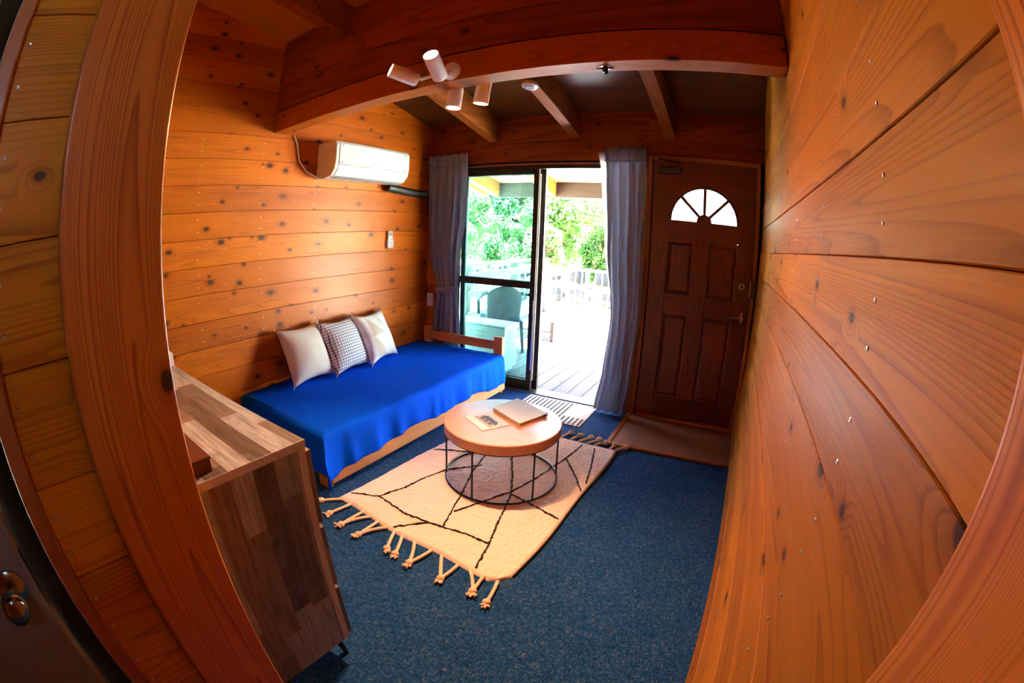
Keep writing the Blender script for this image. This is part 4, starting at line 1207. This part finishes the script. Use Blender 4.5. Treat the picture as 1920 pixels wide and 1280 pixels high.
gc = thing('garden_chair', (-2.58, 4.75, -.05), 'dark plastic garden chair seen from behind through the glass', 'chair')
def backrest(u, v):
    a = 2 * u - 1
    w = .215 * (1 - .12 * (1 - v)) * (1 if v < .75 else math.sqrt(max(0.0, 1 - ((v - .75) / .25) ** 2 * .62)))
    z = .32 + .43 * v - (.05 * a * a * v)
    return (-2.555 + w * a, 4.55 - .05 * v - .045 * (1 - a * a), z)
part('backrest', MB().grid(20, 16, backrest), 'chair_plastic', gc, smooth=180, solid=.012)
part('seat', MB().grid(10, 10, lambda u, v: (-2.78 + .45 * u, 4.50 + .45 * v, .34 - .02 * math.sin(PI * u) - .02 * (1 - v))), 'chair_plastic', gc, smooth=180, solid=.014)
for sx in (-1, 1):
    part('armrest', MB().tube([(-2.555 + sx * .20, 4.50, .66), (-2.555 + sx * .25, 4.54, .645), (-2.555 + sx * .27, 4.62, .60), (-2.555 + sx * .275, 4.78, .56), (-2.555 + sx * .27, 4.93, .55), (-2.555 + sx * .255, 4.96, .48), (-2.555 + sx * .25, 4.95, .34)], [.02, .022, .024, .026, .026, .022, .02], 8), 'chair_plastic', gc, smooth=60)
    for yy, dy in ((4.53, -.04), (4.93, .04)):
        part('leg', MB().tube([(-2.555 + sx * .21, yy, .33), (-2.555 + sx * .235, yy + dy, -.05)], [.026, .018], 8), 'chair_plastic', gc, smooth=60)

gc.rotation_euler = (0, 0, R(38)); gc.location = (-2.66, 4.74, -.05)
bn = thing('wooden_step', (-2.5, 5.6, -.05), 'low slatted wooden step standing on the sunny deck', 'step')
for x in (-2.26, -2.95):
    part('end_board', MB().loft([[(x + dx, yy, zz) for yy, zz in ((5.42, -.05), (5.80, -.05), (5.80, .26), (5.42, .22))] for dx in (0, .05)][::-1]), 'bench_wood', bn, bevel=.003)
for k in range(4):
    boxp('slat', 'bench_wood', bn, -2.90, -2.26, 5.44 + k * .09, 5.515 + k * .09, .06, .085, bevel=.003)

rs = random.Random(11)
stones = 0
for row, (z, n_) in enumerate(((.10, 8), (.46, 7))):
    for k in range(n_):
        x = -6.5 + k * .68 + rs.uniform(-.04, .04) + row * .34; y = 9.0 + row * .62 + rs.uniform(-.05, .05)
        r = rs.uniform(.21, .245)
        mm = MB()
        sd_ = rs.uniform(0, 99)
        def rock(u, v):
            t, p_ = 2 * PI * u, PI * (v - .5)
            d = Vector((math.cos(p_) * math.cos(t), math.cos(p_) * math.sin(t), math.sin(p_)))
            q = 1 + .35 * noise.noise(d * 1.3 + Vector((sd_, 0, 0)))
            return (x + d.x * r * 1.2 * q, y + d.y * r * .8 * q, z + d.z * r * .75 * q)
        mm.grid(10, 6, rock)
        pos = ('lower', 'upper')[row]
        tag(mm.build('boulder', 'stone', org=(x, y, z)), 'grey boulder in the %s course of the bank behind the railing' % pos, 'boulder', 'boulders behind the railing, %s course' % pos)

def tree(name, label, base, h, crown, n_leaf, leaf, mat, seed, group, zc=None):
    rr = random.Random(seed)
    bx_, by_, bz_ = base
    t = thing(name, base, label, 'tree', group)
    m = MB()
    m.tube([(bx_, by_, bz_), (bx_ + rr.uniform(-.1, .1), by_, bz_ + h * .3), (bx_ + rr.uniform(-.2, .2), by_ + .1, bz_ + h * .6), (bx_ + rr.uniform(-.3, .3), by_, bz_ + h * .85)], [.13, .10, .07, .03], 8)
    cl = []
    for k in range(26):
        th = rr.uniform(0, 2 * PI); ph = math.acos(rr.uniform(-1, 1)); q = rr.uniform(.45, 1.0)
        cl.append((Vector((bx_ + crown[0] * q * math.sin(ph) * math.cos(th), by_ + crown[1] * q * math.sin(ph) * math.sin(th), bz_ + (zc or h * .6) + crown[2] * q * math.cos(ph))), rr.uniform(.35, .62) * min(crown)))
    for c, _ in cl[:7]:
        m.tube([(bx_, by_, bz_ + h * .35), tuple((Vector((bx_, by_, bz_ + h * .45)) + c) / 2), tuple(c)], [.05, .035, .015], 5)
    part('trunk', m, 'bark', t)
    m = MB()
    vs, fs = [], []
    for k in range(n_leaf):
        c, r = cl[rr.randrange(len(cl))]
        d = Vector((rr.gauss(0, 1), rr.gauss(0, 1), rr.gauss(0, 1))).normalized()
        p = c + d * r * (rr.random() ** .35)
        nn = (d + Vector((rr.uniform(-.8, .8), rr.uniform(-.8, .8), rr.uniform(-.2, 1.2)))).normalized()
        u = nn.orthogonal().normalized()
        a = rr.uniform(0, 2 * PI)
        w = nn.cross(u)
        u, w = u * math.cos(a) + w * math.sin(a), w * math.cos(a) - u * math.sin(a)
        s = leaf * rr.uniform(.6, 1.3)
        o = len(vs)
        vs += [p - u * s, p + w * s * .45 + nn * s * .1, p + u * s, p - w * s * .45 + nn * s * .1]
        fs.append((o, o + 1, o + 2, o + 3))
    m.add(vs, fs)
    fo = part('foliage', m, mat, t)
    fo['kind'] = 'stuff'
    return t
TR = [('broadleaf_tree', 'added tree, unseen above the eave, shading the boulder bank', (-2.0, 10.3, -.1), 4.2, (3.2, 1.5, 1.3), 14000, .13, 'leaf_mid', 4.4),  # first tree is added out of view to cast shade on the boulders
      ('broadleaf_tree', 'pale leafy tree seen through the upper glass next to the left curtain', (-9.2, 13.2, .2), 3.0, (1.5, 1.1, 1.25), 14000, .075, 'leaf_pale', 1.75),
      ('broadleaf_tree', 'dark green tree seen through the glass beside the door stile', (-7.85, 15.6, .5), 3.6, (1.45, 1.1, 1.6), 14000, .085, 'leaf_dark', 1.75),
      ('broadleaf_tree', 'bright green tree in the open doorway beside the door stile', (-5.25, 12.9, .2), 2.9, (1.05, 1.0, 1.25), 13000, .07, 'leaf_mid', 1.7),
      ('broadleaf_tree', 'pale sunlit tree in the open doorway beside the right curtain', (-4.15, 15.4, .4), 3.5, (1.1, 1.0, 1.55), 13000, .08, 'leaf_pale', 1.9),
      ('broadleaf_tree', 'taller tree far behind the open doorway', (-6.6, 19.5, .9), 3.6, (2.6, 1.4, 1.5), 12000, .12, 'leaf_mid', 1.6),
      ('broadleaf_tree', 'dark tree far behind the left curtain', (-12.4, 17.5, .8), 3.6, (2.6, 1.4, 1.5), 9000, .12, 'leaf_dark', 1.6)]
for i, (nm, lb, base, h_, cr, nl, lf, mt_, zc) in enumerate(TR):
    tree(nm, lb, base, h_, cr, nl, lf, mt_, 40 + i, 'trees beyond the railing', zc)
for i, (x, y, w, hh, mt_, lb) in enumerate(((-7.6, 10.9, .66, .75, 'leaf_pale', 'rounded pale shrub behind the railing next to the left curtain'), (-6.15, 11.0, .62, .8, 'leaf_mid', 'green shrub behind the railing seen through the glass'),
                                            (-4.75, 10.9, .62, .7, 'leaf_pale', 'pale shrub behind the railing in the open doorway'), (-3.35, 11.0, .62, .75, 'leaf_mid', 'green shrub behind the railing beside the right curtain'), (-9.3, 10.6, .6, .8, 'leaf_dark', 'dark shrub at the far left behind the fence'))):
    tree('shrub', lb, (x, y, .3), 1.2, (w, w * .8, hh), 5000, .055, mt_, 70 + i, 'shrubs behind the railing', .65)
